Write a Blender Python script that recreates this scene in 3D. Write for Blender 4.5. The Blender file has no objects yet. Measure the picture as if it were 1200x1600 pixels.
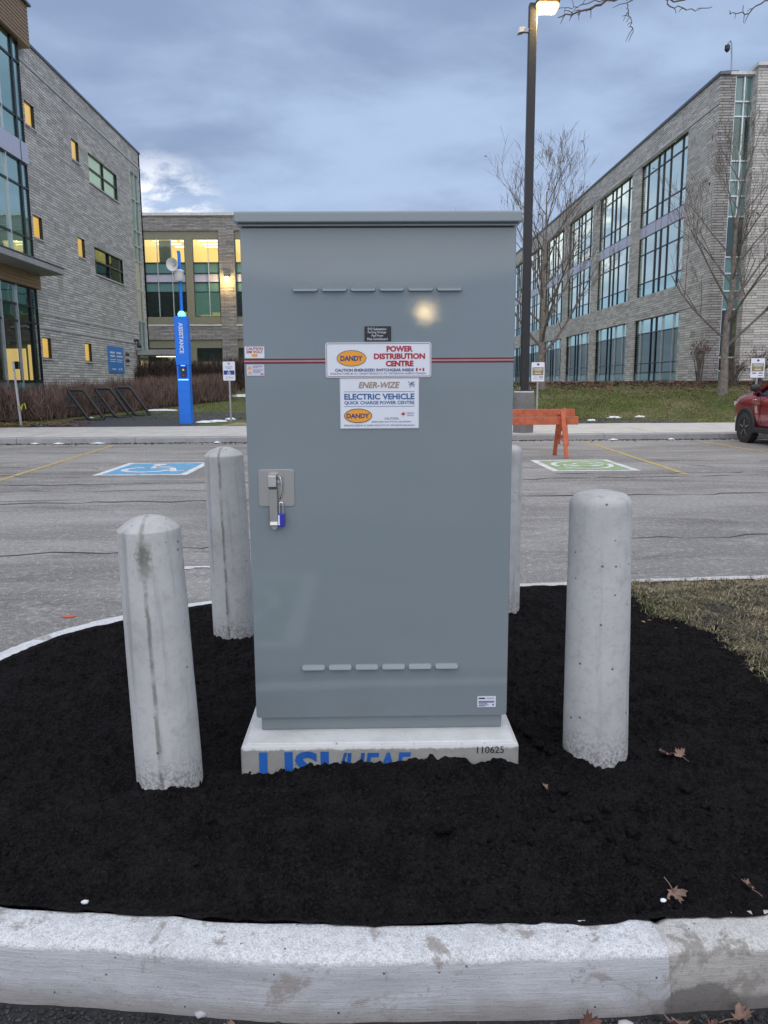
import bpy, bmesh, math, random
import numpy as np
from mathutils import Matrix, Vector
R = math.radians
random.seed(7); rng = np.random.default_rng(11)
scn = bpy.context.scene
col = scn.collection

# ------------------------------------------------------------------ camera
cam_d = bpy.data.cameras.new('camera'); cam = bpy.data.objects.new('camera', cam_d); col.objects.link(cam)
cam_d.sensor_fit = 'VERTICAL'; cam_d.sensor_height = 36.0; cam_d.lens = 36.0 * 1220 / 1600
cam_d.clip_start = 0.05; cam_d.clip_end = 2000
cam.matrix_world = Matrix.Translation((0, 0, 1.5)) @ Matrix.Rotation(R(-0.94), 4, 'Z') @ Matrix.Rotation(R(90 - 9.45), 4, 'X') @ Matrix.Rotation(R(-0.35), 4, 'Z')
scn.camera = cam
scn.render.resolution_x = 768; scn.render.resolution_y = 1024
scn.render.engine = 'CYCLES'
scn.view_settings.view_transform = 'Standard'; scn.view_settings.look = 'None'
scn.view_settings.exposure = 0.6; scn.view_settings.gamma = 1.0; scn.view_settings.use_curve_mapping = False

# ------------------------------------------------------------------ node helpers
class NT:
    def __init__(s, tree): s.t = tree; s.n = tree.nodes; s.l = tree.links
    def new(s, typ, **kw):
        n = s.n.new(typ)
        for k, v in kw.items(): setattr(n, k, v)
        return n
    def put(s, sock, v):
        if isinstance(v, bpy.types.NodeSocket): s.l.new(v, sock)
        elif isinstance(v, tuple) and len(v) == 3 and sock.type == 'RGBA': sock.default_value = (*v, 1)
        else: sock.default_value = v
    def math(s, op, a, b=0.0, c=0.0, clamp=False):
        n = s.new('ShaderNodeMath', operation=op, use_clamp=clamp)
        s.put(n.inputs[0], a); s.put(n.inputs[1], b); s.put(n.inputs[2], c)
        return n.outputs[0]
    def vmath(s, op, a, b=(0, 0, 0)):
        n = s.new('ShaderNodeVectorMath', operation=op); s.put(n.inputs[0], a); s.put(n.inputs[1], b)
        return n.outputs['Value'] if op in ('DOT_PRODUCT', 'LENGTH') else n.outputs[0]
    def mix(s, f, a, b, mode='MIX'):
        n = s.new('ShaderNodeMix', data_type='RGBA', blend_type=mode, clamp_factor=True)
        s.put(n.inputs[0], f); s.put(n.inputs[6], a); s.put(n.inputs[7], b)
        return n.outputs[2]
    def noise(s, vec, scale, detail=4, rough=.55, dist=0.0):
        n = s.new('ShaderNodeTexNoise'); s.put(n.inputs['Vector'], vec); n.inputs['Scale'].default_value = scale
        n.inputs['Detail'].default_value = detail; n.inputs['Roughness'].default_value = rough; n.inputs['Distortion'].default_value = dist
        return n.outputs[0]
    def voro(s, vec, scale, feature='F1'):
        n = s.new('ShaderNodeTexVoronoi', feature=feature); s.put(n.inputs['Vector'], vec); n.inputs['Scale'].default_value = scale
        return n
    def ss(s, v, a, b, lo=0.0, hi=1.0):
        n = s.new('ShaderNodeMapRange', interpolation_type='SMOOTHSTEP'); s.put(n.inputs[0], v)
        for i, x in zip((1, 2, 3, 4), (a, b, lo, hi)): n.inputs[i].default_value = x
        return n.outputs[0]
    def mapping(s, vec, scale=(1, 1, 1), rot=(0, 0, 0), loc=(0, 0, 0)):
        n = s.new('ShaderNodeMapping'); s.put(n.inputs[0], vec); n.inputs[1].default_value = loc; n.inputs[2].default_value = rot; n.inputs[3].default_value = scale
        return n.outputs[0]
    def sep(s, vec): n = s.new('ShaderNodeSeparateXYZ'); s.put(n.inputs[0], vec); return n.outputs
    def comb(s, x, y, z):
        n = s.new('ShaderNodeCombineXYZ')
        for i, v in enumerate((x, y, z)): s.put(n.inputs[i], v)
        return n.outputs[0]
    def bump(s, h, strength=.3, dist=.01, normal=None):
        n = s.new('ShaderNodeBump'); s.put(n.inputs['Height'], h); n.inputs['Strength'].default_value = strength; n.inputs['Distance'].default_value = dist
        if normal is not None: s.put(n.inputs['Normal'], normal)
        return n.outputs[0]

# ------------------------------------------------------------------ world: dusk overcast
SUN_EL, SUN_AZ = 62, 180
w = bpy.data.worlds.new('World'); scn.world = w; w.use_nodes = True
N = NT(w.node_tree); N.n.clear()
sky = N.new('ShaderNodeTexSky', sky_type='NISHITA', sun_disc=False)
sky.sun_elevation = R(SUN_EL); sky.sun_rotation = R(SUN_AZ); sky.dust_density = 2.0
tc = N.new('ShaderNodeTexCoord').outputs['Generated']
d = N.vmath('NORMALIZE', tc); dx, dy, dz = N.sep(d)
den = N.math('ADD', N.math('MAXIMUM', dz, 0.0), 0.16)
pl = N.comb(N.math('DIVIDE', dx, den), N.math('DIVIDE', dy, den), 0.0)
n1 = N.noise(N.mapping(pl, rot=(0, 0, R(25)), scale=(1, 1.5, 1)), 0.8, 5, .5, .3)
n2 = N.noise(N.mapping(pl, rot=(0, 0, R(-20)), loc=(3.1, 1.7, 0)), 2.2, 6, .55, .2)
cl = N.math('ADD', N.math('MULTIPLY', n1, .65), N.math('MULTIPLY', n2, .35))
c = N.mix(N.ss(cl, .40, .60), (.195, .260, .395), (.325, .418, .585))
c = N.mix(N.math('MULTIPLY', N.ss(dz, .30, .0), .45), c, (.40, .475, .62))
# ragged bright break in the cloud low over the far roofs
bd = Vector((-.255, 1.0, .190)).normalized()
sp = N.ss(N.vmath('DOT_PRODUCT', d, tuple(bd)), math.cos(R(5.2)), math.cos(R(.4)))
n3 = N.noise(N.mapping(d, scale=(1, 1, 2.2), loc=(1.3, .4, 0)), 17, 6, .62, .3)
brk = N.math('MULTIPLY', sp, N.ss(n3, .40, .62))
c = N.mix(N.math('MULTIPLY', brk, 1.0, clamp=True), c, (.80, .82, .87))

skyc = N.mix(1.0, sky.outputs[0], (.055, .055, .055), 'MULTIPLY')
fin = N.mix(.9, skyc, c)
bg = N.new('ShaderNodeBackground'); N.put(bg.inputs[0], fin); bg.inputs[1].default_value = 1.0
wo = N.new('ShaderNodeOutputWorld'); N.l.new(bg.outputs[0], wo.inputs[0])

sd = bpy.data.lights.new('sun', 'SUN'); sd.energy = 1.5; sd.angle = R(110); sd.color = (1.0, .925, .82)
so = bpy.data.objects.new('sun', sd); col.objects.link(so)
so.rotation_euler = (R(90 - SUN_EL), 0, R(180 - SUN_AZ)); so.location = (-6, -14, 30)

# ------------------------------------------------------------------ materials
MATS = {}
def material(name):
    m = bpy.data.materials.new(name); m.use_nodes = True; MATS[name] = m
    T = NT(m.node_tree); T.n.clear()
    T.out = T.new('ShaderNodeOutputMaterial'); T.b = T.new('ShaderNodeBsdfPrincipled'); T.l.new(T.b.outputs[0], T.out.inputs[0])
    T.obj = T.new('ShaderNodeTexCoord').outputs['Object']; T.pos = T.new('ShaderNodeNewGeometry').outputs['Position']
    return m, T
def pm(name, c, rough=.6, metal=0.0, var=.12, vs=6.0, bump=0.0, bs=60.0, world=True, bd=.004, coat=0.0, rand=0.0, spec=None):
    m, T = material(name); v = T.pos if world else T.obj
    f = T.noise(v, vs, 5, .6)
    colr = T.mix(T.ss(f, .3, .7), tuple(x * (1 - var) for x in c), tuple(min(1, x * (1 + var)) for x in c))
    if rand:
        ri = T.new('ShaderNodeNewGeometry').outputs['Random Per Island']
        colr = T.mix(ri, T.mix(1.0, colr, (1 - rand,) * 3, 'MULTIPLY'), T.mix(1.0, colr, (1 + rand,) * 3, 'MULTIPLY'))
    T.put(T.b.inputs['Base Color'], colr); T.b.inputs['Metallic'].default_value = metal
    T.put(T.b.inputs['Roughness'], T.math('ADD', rough - .06, T.math('MULTIPLY', f, .12)))
    if coat: T.b.inputs['Coat Weight'].default_value = coat; T.b.inputs['Coat Roughness'].default_value = .05
    if spec is not None: T.b.inputs['Specular IOR Level'].default_value = spec
    if bump: T.put(T.b.inputs['Normal'], T.bump(T.noise(v, bs, 5, .6), bump, bd))
    return m
def emit(name, c, s, base=None):
    m, T = material(name); T.b.inputs['Base Color'].default_value = (*(base or c), 1); T.b.inputs['Emission Color'].default_value = (*c, 1); T.b.inputs['Emission Strength'].default_value = s
    T.b.inputs['Roughness'].default_value = .6
    return m
def asphalt(name, dark, light, agg, bs):
    m, T = material(name); p = T.pos
    big = T.noise(T.mapping(p, scale=(.30, 1.0, 1)), .6, 6, .62, .8); med = T.noise(T.mapping(p, scale=(.6, 1, 1)), 2.6, 7, .68, .4); fine = T.noise(p, bs, 4, .75); mid = T.noise(p, bs * .28, 4, .7)
    c = T.mix(T.ss(big, .36, .64), dark, light)
    c = T.mix(T.math('MULTIPLY', T.ss(med, .50, .72), .55), c, tuple(x * 1.45 for x in light))
    c = T.mix(T.math('MULTIPLY', T.ss(T.noise(T.mapping(p, scale=(.22, 1, 1)), 1.0, 6, .68, 1.0), .54, .66), .62), c, tuple(x * .45 for x in dark))
    c = T.mix(T.math('MULTIPLY', T.ss(mid, .52, .68), .5), c, agg); c = T.mix(T.math('MULTIPLY', T.ss(mid, .46, .32), .5), c, tuple(x * .5 for x in dark))
    c = T.mix(T.math('MULTIPLY', T.ss(fine, .53, .68), .75), c, agg); c = T.mix(T.math('MULTIPLY', T.ss(fine, .46, .30), .8), c, tuple(x * .35 for x in dark))
    T.put(T.b.inputs['Base Color'], c); T.b.inputs['Roughness'].default_value = .85
    T.put(T.b.inputs['Normal'], T.bump(T.math('ADD', mid, fine), .6, .006))
    return m
asphalt('asphalt_lot', (.175, .167, .160), (.30, .288, .276), (.58, .56, .54), 70)
asphalt('asphalt_new', (.014, .014, .016), (.022, .022, .024), (.05, .05, .052), 130)
pm('asphalt_path', (.052, .054, .062), .8, bump=.3, bs=40)
pm('tar', (.07, .068, .068), .75, var=.5, vs=3)
def concrete(name, base, stain, pits=.5, scale=1.0, world=False, speck=(.12, .11, .10), pitscale=38, streak=0.0):
    m, T = material(name); p = T.pos if world else T.obj
    a = T.noise(p, 3.2 * scale, 6, .62, .5); b = T.noise(p, 14 * scale, 5, .6); c3 = T.noise(p, 140 * scale, 3, .6)
    c = T.mix(T.ss(a, .35, .72), base, tuple(x * .80 for x in base))
    c = T.mix(T.math('MULTIPLY', T.ss(b, .52, .74), .45), c, stain)
    if streak:
        s = T.noise(T.mapping(p, scale=(22, 22, 1.1)), 1.0, 4, .6)
        c = T.mix(T.math('MULTIPLY', T.ss(s, .54, .74), streak), c, tuple(x * .55 for x in base))
    vv = T.voro(T.mapping(p, loc=(.3, .1, .7)), pitscale)
    jit = T.noise(p, pitscale * .6, 2)
    pit = T.math('MULTIPLY', T.ss(vv.outputs['Distance'], .17, .06), T.ss(T.sep(vv.outputs['Color'])[0], .70, .76))
    pit = T.math('MULTIPLY', pit, T.ss(jit, .42, .5))
    c = T.mix(T.math('MULTIPLY', pit, pits), c, speck)
    c = T.mix(T.math('MULTIPLY', T.ss(c3, .55, .75), .25), c, tuple(x * .6 for x in base))
    T.put(T.b.inputs['Base Color'], c); T.b.inputs['Roughness'].default_value = .82
    h = T.math('SUBTRACT', T.math('ADD', T.math('MULTIPLY', c3, .35), T.math('MULTIPLY', b, .5)), T.math('MULTIPLY', pit, 1.6))
    T.put(T.b.inputs['Normal'], T.bump(h, .55, .004)); T.c = c
    return m, T
# bollard concrete with the mould seam and its dark weeping stain
for nm, seam in (('bollard_seamed', 1), ('bollard_thin_seam', 2), ('bollard_plain', 0)):
    m, T = concrete(nm, (.55, .545, .54), (.31, .30, .29), .95, streak=.8, pitscale=30)
    x, y, z = T.sep(T.obj)
    spl = T.math('MULTIPLY', T.ss(T.math('ADD', z, T.math('MULTIPLY', T.math('SUBTRACT', T.noise(T.obj, 9, 4, .6), .5), .12)), .33, .20), T.ss(T.noise(T.obj, 90, 4, .7), .44, .60))
    T.c = T.mix(T.math('MULTIPLY', spl, .6), T.c, (.06, .055, .05)); mot = T.noise(T.obj, 45, 5, .75); T.c = T.mix(T.math('MULTIPLY', T.ss(mot, .50, .66), .30), T.c, (.30, .30, .31)); T.put(T.b.inputs['Base Color'], T.c)
    if seam:
        wob = T.math('ADD', x, T.math('MULTIPLY', T.math('SUBTRACT', T.noise(T.obj, 16, 3), .5), .014))
        ln = T.math('MULTIPLY', T.ss(T.math('ABSOLUTE', wob), .010, .002), T.ss(T.noise(T.mapping(T.obj, scale=(1, 1, 1)), 9, 4), .36, .55))
        blob = 0.0 if seam == 2 else T.math('MULTIPLY', T.ss(T.math('ADD', T.math('ABSOLUTE', wob), T.math('MULTIPLY', T.math('SUBTRACT', T.noise(T.obj, 60, 4), .5), .05)), .030, .004), T.math('MULTIPLY', T.ss(z, .86, .96), T.ss(z, 1.02, .985)))
        f = T.math('MULTIPLY', T.math('MAXIMUM', T.math('MULTIPLY', ln, .62), T.math('MULTIPLY', blob, .75)), T.ss(y, .02, -.04))
        T.put(T.b.inputs['Base Color'], T.mix(f, T.c, (.085, .082, .06)))
# island kerb: whitish fresh concrete, tan older length, brushed face toned darker, partly as painted shade
def kerbmat(name, hi, lo, face, dirt):
    m, T = material(name); p = T.pos; x, y, z = T.sep(p)
    big = T.noise(p, 4.5, 6, .65, .9); mid = T.noise(p, 34, 5, .7, .3); fine = T.noise(p, 210, 4, .75)
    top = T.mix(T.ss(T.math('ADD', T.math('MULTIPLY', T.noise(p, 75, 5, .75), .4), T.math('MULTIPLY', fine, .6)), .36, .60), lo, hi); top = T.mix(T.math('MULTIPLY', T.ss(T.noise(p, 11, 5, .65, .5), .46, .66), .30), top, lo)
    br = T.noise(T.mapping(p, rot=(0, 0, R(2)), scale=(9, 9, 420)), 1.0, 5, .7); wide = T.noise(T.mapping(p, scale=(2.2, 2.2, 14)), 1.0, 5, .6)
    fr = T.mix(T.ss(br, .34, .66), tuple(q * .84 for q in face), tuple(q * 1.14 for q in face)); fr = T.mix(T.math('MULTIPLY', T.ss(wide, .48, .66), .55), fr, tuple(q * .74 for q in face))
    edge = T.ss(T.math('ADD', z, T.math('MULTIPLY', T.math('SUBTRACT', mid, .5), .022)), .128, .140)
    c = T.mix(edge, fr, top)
    c = T.mix(T.math('MULTIPLY', T.ss(T.math('ADD', T.math('MULTIPLY', big, .75), T.math('MULTIPLY', mid, .25)), .53, .60), .72), c, dirt)
    low = T.math('MULTIPLY', T.ss(T.math('ADD', z, T.math('MULTIPLY', T.math('SUBTRACT', big, .5), .11)), .070, .010), .6)
    c = T.mix(low, c, tuple(q * .9 for q in dirt))
    pit = T.math('MULTIPLY', T.ss(T.noise(p, 330, 2, .6), .66, .73), .8); c = T.mix(pit, c, (.14, .13, .13))
    vv = T.voro(p, 46); pp = T.math('MULTIPLY', T.ss(vv.outputs['Distance'], .16, .07), T.ss(T.sep(vv.outputs['Color'])[0], .86, .9)); c = T.mix(T.math('MULTIPLY', pp, .85), c, (.06, .055, .05))
    sv = T.vmath('LENGTH', T.mapping(T.vmath('SUBTRACT', p, (.785, 1.63, .012)), scale=(10.5, 6, 17)))
    wet = T.ss(T.math('ADD', sv, T.math('MULTIPLY', T.math('SUBTRACT', T.noise(p, 26, 4), .5), .9)), 1.12, .92)
    band = T.math('MULTIPLY', T.ss(x, .60, .80), T.ss(T.math('ADD', z, T.math('MULTIPLY', T.math('SUBTRACT', mid, .5), .03)), .048, .028))
    c = T.mix(T.math('MULTIPLY', T.math('MAXIMUM', wet, T.math('MULTIPLY', band, .75)), .75), c, (.105, .095, .09))
    T.put(T.b.inputs['Base Color'], c); T.b.inputs['Roughness'].default_value = .85
    h = T.math('ADD', T.math('MULTIPLY', br, .35), T.math('ADD', T.math('MULTIPLY', T.math('MULTIPLY', fine, edge), 1.0), T.math('SUBTRACT', T.math('MULTIPLY', mid, .8), T.math('ADD', pit, pp))))
    T.put(T.b.inputs['Normal'], T.bump(h, .7, .006))
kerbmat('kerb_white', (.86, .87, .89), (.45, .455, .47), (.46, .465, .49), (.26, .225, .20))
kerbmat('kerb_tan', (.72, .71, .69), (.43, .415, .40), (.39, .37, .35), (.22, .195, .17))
concrete('concrete_walk', (.58, .555, .52), (.46, .43, .39), .4, .6, world=True)
concrete('concrete_kerb', (.33, .33, .335), (.22, .215, .21), .5, .8, world=True)
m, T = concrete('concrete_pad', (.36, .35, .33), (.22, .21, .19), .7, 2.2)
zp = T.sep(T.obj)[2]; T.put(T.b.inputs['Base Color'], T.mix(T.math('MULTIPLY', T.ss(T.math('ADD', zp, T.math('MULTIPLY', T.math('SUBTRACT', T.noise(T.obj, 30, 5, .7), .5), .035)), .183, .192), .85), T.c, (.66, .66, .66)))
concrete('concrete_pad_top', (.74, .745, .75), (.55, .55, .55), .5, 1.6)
concrete('concrete_dark', (.20, .195, .19), (.09, .09, .09), .5, 1.5)
concrete('concrete_slab', (.40, .40, .40), (.28, .27, .26), .5, .4, world=True)
# split-faced masonry in long thin courses
def masonry(name, c1, c2, mortar, row=.112, wid=.75):
    m, T = material(name); p = T.pos; x, y, z = T.sep(p)
    u = T.math('ADD', x, y)
    wz = T.math('ADD', z, T.math('MULTIPLY', T.math('SUBTRACT', T.noise(p, 1.7, 3), .5), .03))
    br = T.new('ShaderNodeTexBrick'); T.put(br.inputs['Vector'], T.comb(u, wz, 0.0))
    br.inputs['Color1'].default_value = (*c1, 1); br.inputs['Color2'].default_value = (*c2, 1); br.inputs['Mortar'].default_value = (*mortar, 1)
    br.inputs['Scale'].default_value = 1.0; br.inputs['Mortar Size'].default_value = .014; br.inputs['Mortar Smooth'].default_value = .25; br.inputs['Bias'].default_value = 0
    br.inputs['Brick Width'].default_value = wid; br.inputs['Row Height'].default_value = row; br.offset = .5; br.offset_frequency = 2; br.squash = .7; br.squash_frequency = 3
    # rock face per unit: noise stretched along the course
    nf = T.noise(T.mapping(T.comb(u, wz, y), scale=(2.2, 7, 1)), 1.6, 5, .65, .4); big = T.noise(p, .23, 4, .6)
    cell = T.noise(T.comb(T.math('FLOOR', T.math('DIVIDE', u, wid * .8)), T.math('FLOOR', T.math('DIVIDE', wz, row)), 0.0), 3.7, 1)
    c = T.mix(T.ss(cell, .35, .65), T.mix(1.0, br.outputs[0], (.78,) * 3, 'MULTIPLY'), T.mix(1.0, br.outputs[0], (1.18, 1.17, 1.15), 'MULTIPLY'))
    c = T.mix(T.math('MULTIPLY', T.ss(nf, .56, .72), .5), c, tuple(q * .42 for q in c1))
    c = T.mix(T.math('MULTIPLY', T.ss(big, .45, .7), .25), c, tuple(q * .7 for q in c2))
    T.put(T.b.inputs['Base Color'], c); T.b.inputs['Roughness'].default_value = .9
    T.put(T.b.inputs['Normal'], T.bump(T.math('ADD', T.math('SUBTRACT', 1.0, br.outputs[1]), T.math('MULTIPLY', nf, .7)), .9, .03))
masonry('masonry', (.66, .635, .60), (.55, .53, .50), (.27, .26, .245))
masonry('masonry_grey', (.42, .40, .385), (.32, .305, .295), (.09, .09, .09))
pm('stone_band', (.50, .49, .49), .85, var=.1)
pm('coping', (.13, .13, .14), .4, .6); pm('coping_light', (.62, .62, .60), .5, .2)
pm('alu_dark', (.035, .042, .05), .35, .7, var=.1); pm('alu_light', (.62, .65, .68), .35, .6, var=.06)
pm('spandrel', (.52, .52, .64), .35, .1, var=.04); pm('olive_panel', (.235, .225, .16), .6, var=.06)
pm('bronze_siding', (.30, .185, .085), .45, .25, var=.12, vs=3)
pm('room_wall', (.42, .40, .33), .9); pm('room_dark', (.10, .12, .11), .9)
emit('room_lit', (1.0, .70, .26), .50, (.5, .45, .3)); emit('room_warm', (.95, .80, .48), .16, (.4, .36, .28)); emit('room_glow', (.88, .84, .60), .34, (.4, .4, .35))
emit('room_dim', (.55, .72, .64), .16, (.35, .4, .36)); emit('lamp_panel', (1.0, .93, .68), 1.6); emit('lamp_orange', (1.0, .62, .18), 18); emit('lamp_warm', (1.0, .60, .16), 3.2)
emit('room_amber', (1.0, .66, .20), .42, (.5, .4, .2))
def glass(name, tint, gl, ior, rough=.02):
    m, T = material(name); T.n.remove(T.b)
    fr = T.new('ShaderNodeFresnel'); fr.inputs[0].default_value = ior
    tr = T.new('ShaderNodeBsdfTransparent'); tr.inputs[0].default_value = (*tint, 1)
    g = T.new('ShaderNodeBsdfGlossy'); g.inputs[0].default_value = (*gl, 1); g.inputs[1].default_value = rough
    T.put(g.inputs['Normal'], T.bump(T.noise(T.pos, .9, 2), .06, .05))
    mx = T.new('ShaderNodeMixShader'); T.l.new(fr.outputs[0], mx.inputs[0]); T.l.new(tr.outputs[0], mx.inputs[1]); T.l.new(g.outputs[0], mx.inputs[2]); T.l.new(mx.outputs[0], T.out.inputs[0])
glass('glass_clear', (.82, .86, .78), (.9, 1, .98), 1.7)
glass('glass_coated', (.46, .66, .62), (.86, .93, .82), 2.7)
glass('glass_bay', (.35, .55, .55), (.80, .97, .97), 5.0)
glass('glass_teal', (.34, .54, .50), (.60, .78, .72), 2.4)
glass('glass_low', (.66, .80, .74), (.20, .24, .22), 1.38)
pm('glass_spandrel', (.12, .25, .235), .12, 0, var=.05, spec=1.0)
pm('louvre_grey', (.35, .35, .35), .5); pm('blind', (.30, .36, .33), .8)
# paint on the cabinet: grey-blue enamel with orange peel
m, T = material('cabinet_paint')
f = T.noise(T.obj, 2.2, 4, .5); stk_ = T.noise(T.mapping(T.obj, scale=(30, 30, .9)), 1.0, 4, .6); zl = T.sep(T.obj)[2]
cc = T.mix(T.ss(f, .3, .7), (.203, .246, .270), (.220, .262, .286))
cc = T.mix(T.math('MULTIPLY', T.ss(stk_, .56, .78), .10), cc, (.30, .31, .30))
dust = T.math('MULTIPLY', T.ss(T.math('ADD', zl, T.math('MULTIPLY', T.math('SUBTRACT', T.noise(T.obj, 7, 5, .65), .5), .25)), .16, .0), .30); cc = T.mix(dust, cc, (.17, .165, .155))
T.put(T.b.inputs['Base Color'], cc)
T.put(T.b.inputs['Roughness'], T.math('ADD', T.math('ADD', .018, T.math('MULTIPLY', T.ss(T.noise(T.obj, 5, 5, .6), .45, .75), .04)), T.math('MULTIPLY', dust, .6)))
T.b.inputs['Specular IOR Level'].default_value = .62
T.put(T.b.inputs['Normal'], T.bump(T.noise(T.obj, 2.6, 2, .4), .045, .02, T.bump(T.noise(T.obj, 80, 4, .7), .13, .0006)))
m, T = material('steel_brushed')
T.put(T.b.inputs['Base Color'], T.mix(T.noise(T.mapping(T.obj, scale=(400, 400, 6)), 1, 3), (.42, .41, .40), (.58, .57, .55))); T.b.inputs['Metallic'].default_value = 1; T.b.inputs['Roughness'].default_value = .33
pm('chrome', (.8, .8, .8), .12, 1.0, var=.03); pm('blue_lock', (.03, .035, .42), .35); pm('rubber', (.02, .02, .021), .8)
pm('sign_white', (.74, .77, .84), .35, var=.02); pm('print_red', (.42, .02, .045), .45, var=.05); pm('print_navy', (.035, .05, .20), .45, var=.05)
pm('print_blue', (.03, .12, .33), .45, var=.05); pm('print_orange', (.85, .36, .035), .45, var=.04); pm('print_black', (.014, .016, .022), .45); pm('print_bronze', (.36, .25, .19), .45, var=.1)
pm('print_grey', (.30, .31, .36), .5); pm('stripe_red', (.16, .010, .022), .4); pm('stripe_pink', (.42, .25, .28), .4)
pm('sticker_lilac', (.62, .60, .72), .5, var=.03)
pm('tower_blue', (.012, .19, .80), .38, var=.05); pm('sprayed_blue', (.012, .11, .42), .6, var=.2); pm('sign_blue', (.06, .24, .62), .5)
pm('sign_navy', (.02, .05, .28), .5); pm('sign_olive', (.26, .20, .10), .5); pm('galvanised', (.36, .37, .40), .45, .7, var=.15)
pm('paint_white', (.70, .71, .72), .7, var=.12, vs=18, bump=.2, bs=90); pm('paint_yellow', (.50, .37, .13), .75, var=.25, vs=14); pm('paint_green', (.27, .40, .19), .75, var=.30, vs=9, bump=.2, bs=90); pm('paint_blue', (.12, .36, .60), .75, var=.22, vs=9, bump=.2, bs=90)
for nm in ('paint_white', 'paint_yellow', 'paint_green', 'paint_blue'):
    T = NT(MATS[nm].node_tree); b = next(n for n in T.n if n.type == 'BSDF_PRINCIPLED'); src = b.inputs['Base Color'].links[0].from_socket; ps = T.new('ShaderNodeNewGeometry').outputs['Position']
    k = T.math('MULTIPLY', T.ss(T.math('ADD', T.math('MULTIPLY', T.noise(ps, 3.0, 6, .7), .55), T.math('MULTIPLY', T.noise(ps, 38, 4, .7), .45)), .50, .60), .75); T.put(b.inputs['Base Color'], T.mix(k, src, (.26, .25, .245)))
pm('paint_orange', (.62, .12, .06), .7)
pm('wood_orange', (.52, .125, .055), .6, var=.18, vs=9, bump=.25, bs=30); pm('wood_grey', (.45, .45, .46), .8)
pm('pole_black', (.028, .027, .030), .42, .2, var=.1); pm('plastic_white', (.68, .68, .66), .45); pm('plastic_dark', (.03, .03, .032), .5); pm('tube_black', (.02, .02, .022), .4, .2)
pm('bark', (.19, .165, .145), .95, var=.35, vs=9, bump=.6, bs=22); pm('twig', (.15, .125, .11), .95, var=.25); pm('hedge_twig', (.20, .135, .112), .95, var=.3, vs=1.2, rand=.55)
pm('dry_leaf', (.26, .13, .07), .8, var=.35, vs=6, rand=.5); pm('maple_leaf', (.22, .135, .105), .75, var=.25, vs=40, bump=.3, bs=90); pm('maple_leaf_red', (.11, .048, .036), .75, var=.3, vs=40, bump=.3, bs=90)
pm('amber_leaf', (.38, .20, .07), .8, rand=.4); pm('red_litter', (.20, .085, .075), .85, rand=.6); pm('grass_blade', (.12, .15, .038), .8, var=.3, vs=.8, rand=.45); pm('grass_dry', (.24, .215, .115), .85, var=.3, vs=2.5, rand=.5)
pm('grass_straw', (.26, .225, .14), .9, var=.3, vs=4, rand=.75); pm('grass_dull', (.13, .135, .055), .9, var=.3, vs=3, rand=.6)
pm('snow', (.82, .85, .90), .7, bump=.4, bs=20); pm('stone_grey', (.30, .30, .31), .8, rand=.6, var=.2)
pm('car_red', (.30, .012, .028), .28, .35, var=.04, coat=1.0); pm('car_glass', (.012, .014, .016), .05); pm('car_trim', (.03, .03, .032), .6); pm('tyre', (.035, .034, .034), .8, bump=.3, bs=80, world=False); pm('rim', (.30, .30, .31), .35, .8); pm('headlamp', (.6, .6, .6), .1)
emit('beacon', (.20, .85, .70), 1.1); emit('niche_light', (.20, .60, 1.0), .9); emit('door_lit', (1.0, .86, .50), .6)
# bed soil and lawn
m, T = material('soil')
a = T.noise(T.pos, 9, 6, .65); b2 = T.noise(T.pos, 160, 4, .7); v = T.voro(T.pos, 85)
cr_ = T.noise(T.pos, 85, 5, .75, .3); c = T.mix(T.ss(T.math('ADD', T.math('MULTIPLY', a, .35), T.math('MULTIPLY', cr_, .65)), .40, .60), (.0034, .0032, .0038), (.0150, .0136, .0148)); c = T.mix(T.math('MULTIPLY', T.ss(b2, .55, .75), .7), c, (.055, .050, .054))
T.put(T.b.inputs['Base Color'], c); T.b.inputs['Roughness'].default_value = 1.0; T.b.inputs['Specular IOR Level'].default_value = .12
T.put(T.b.inputs['Normal'], T.bump(T.math('ADD', T.math('MULTIPLY', b2, .9), T.math('MULTIPLY', v.outputs['Distance'], .6)), .9, .008))
pm('soil_clod', (.0100, .0094, .0107), 1.0, var=.4, vs=40, bump=.8, bs=120, bd=.006, rand=.5, spec=.1)
m, T = material('lawn')
a = T.noise(T.pos, .35, 5, .6, .5); b2 = T.noise(T.pos, 14, 5, .7)
c = T.mix(T.ss(a, .36, .66), (.10, .135, .030), (.165, .155, .060)); c = T.mix(T.math('MULTIPLY', T.ss(b2, .45, .7), .6), c, (.05, .05, .022))
c = T.mix(T.math('MULTIPLY', T.ss(T.noise(T.pos, 1.1, 4, .7), .55, .7), .5), c, (.20, .16, .08))
T.put(T.b.inputs['Base Color'], c); T.b.inputs['Roughness'].default_value = .95; T.put(T.b.inputs['Normal'], T.bump(b2, .8, .05))
m, T = material('turf_worn')
a = T.noise(T.pos, 5, 5, .65); b2 = T.noise(T.pos, 60, 4, .7)
c = T.mix(T.ss(a, .40, .58), (.018, .016, .015), (.065, .057, .038)); c = T.mix(T.math('MULTIPLY', T.ss(b2, .5, .66), .8), c, (.15, .13, .085)); c = T.mix(T.math('MULTIPLY', T.ss(T.noise(T.pos, 140, 3, .7), .52, .64), .6), c, (.012, .011, .010))
T.put(T.b.inputs['Base Color'], c); T.b.inputs['Roughness'].default_value = 1; T.put(T.b.inputs['Normal'], T.bump(b2, .8, .01))

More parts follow.
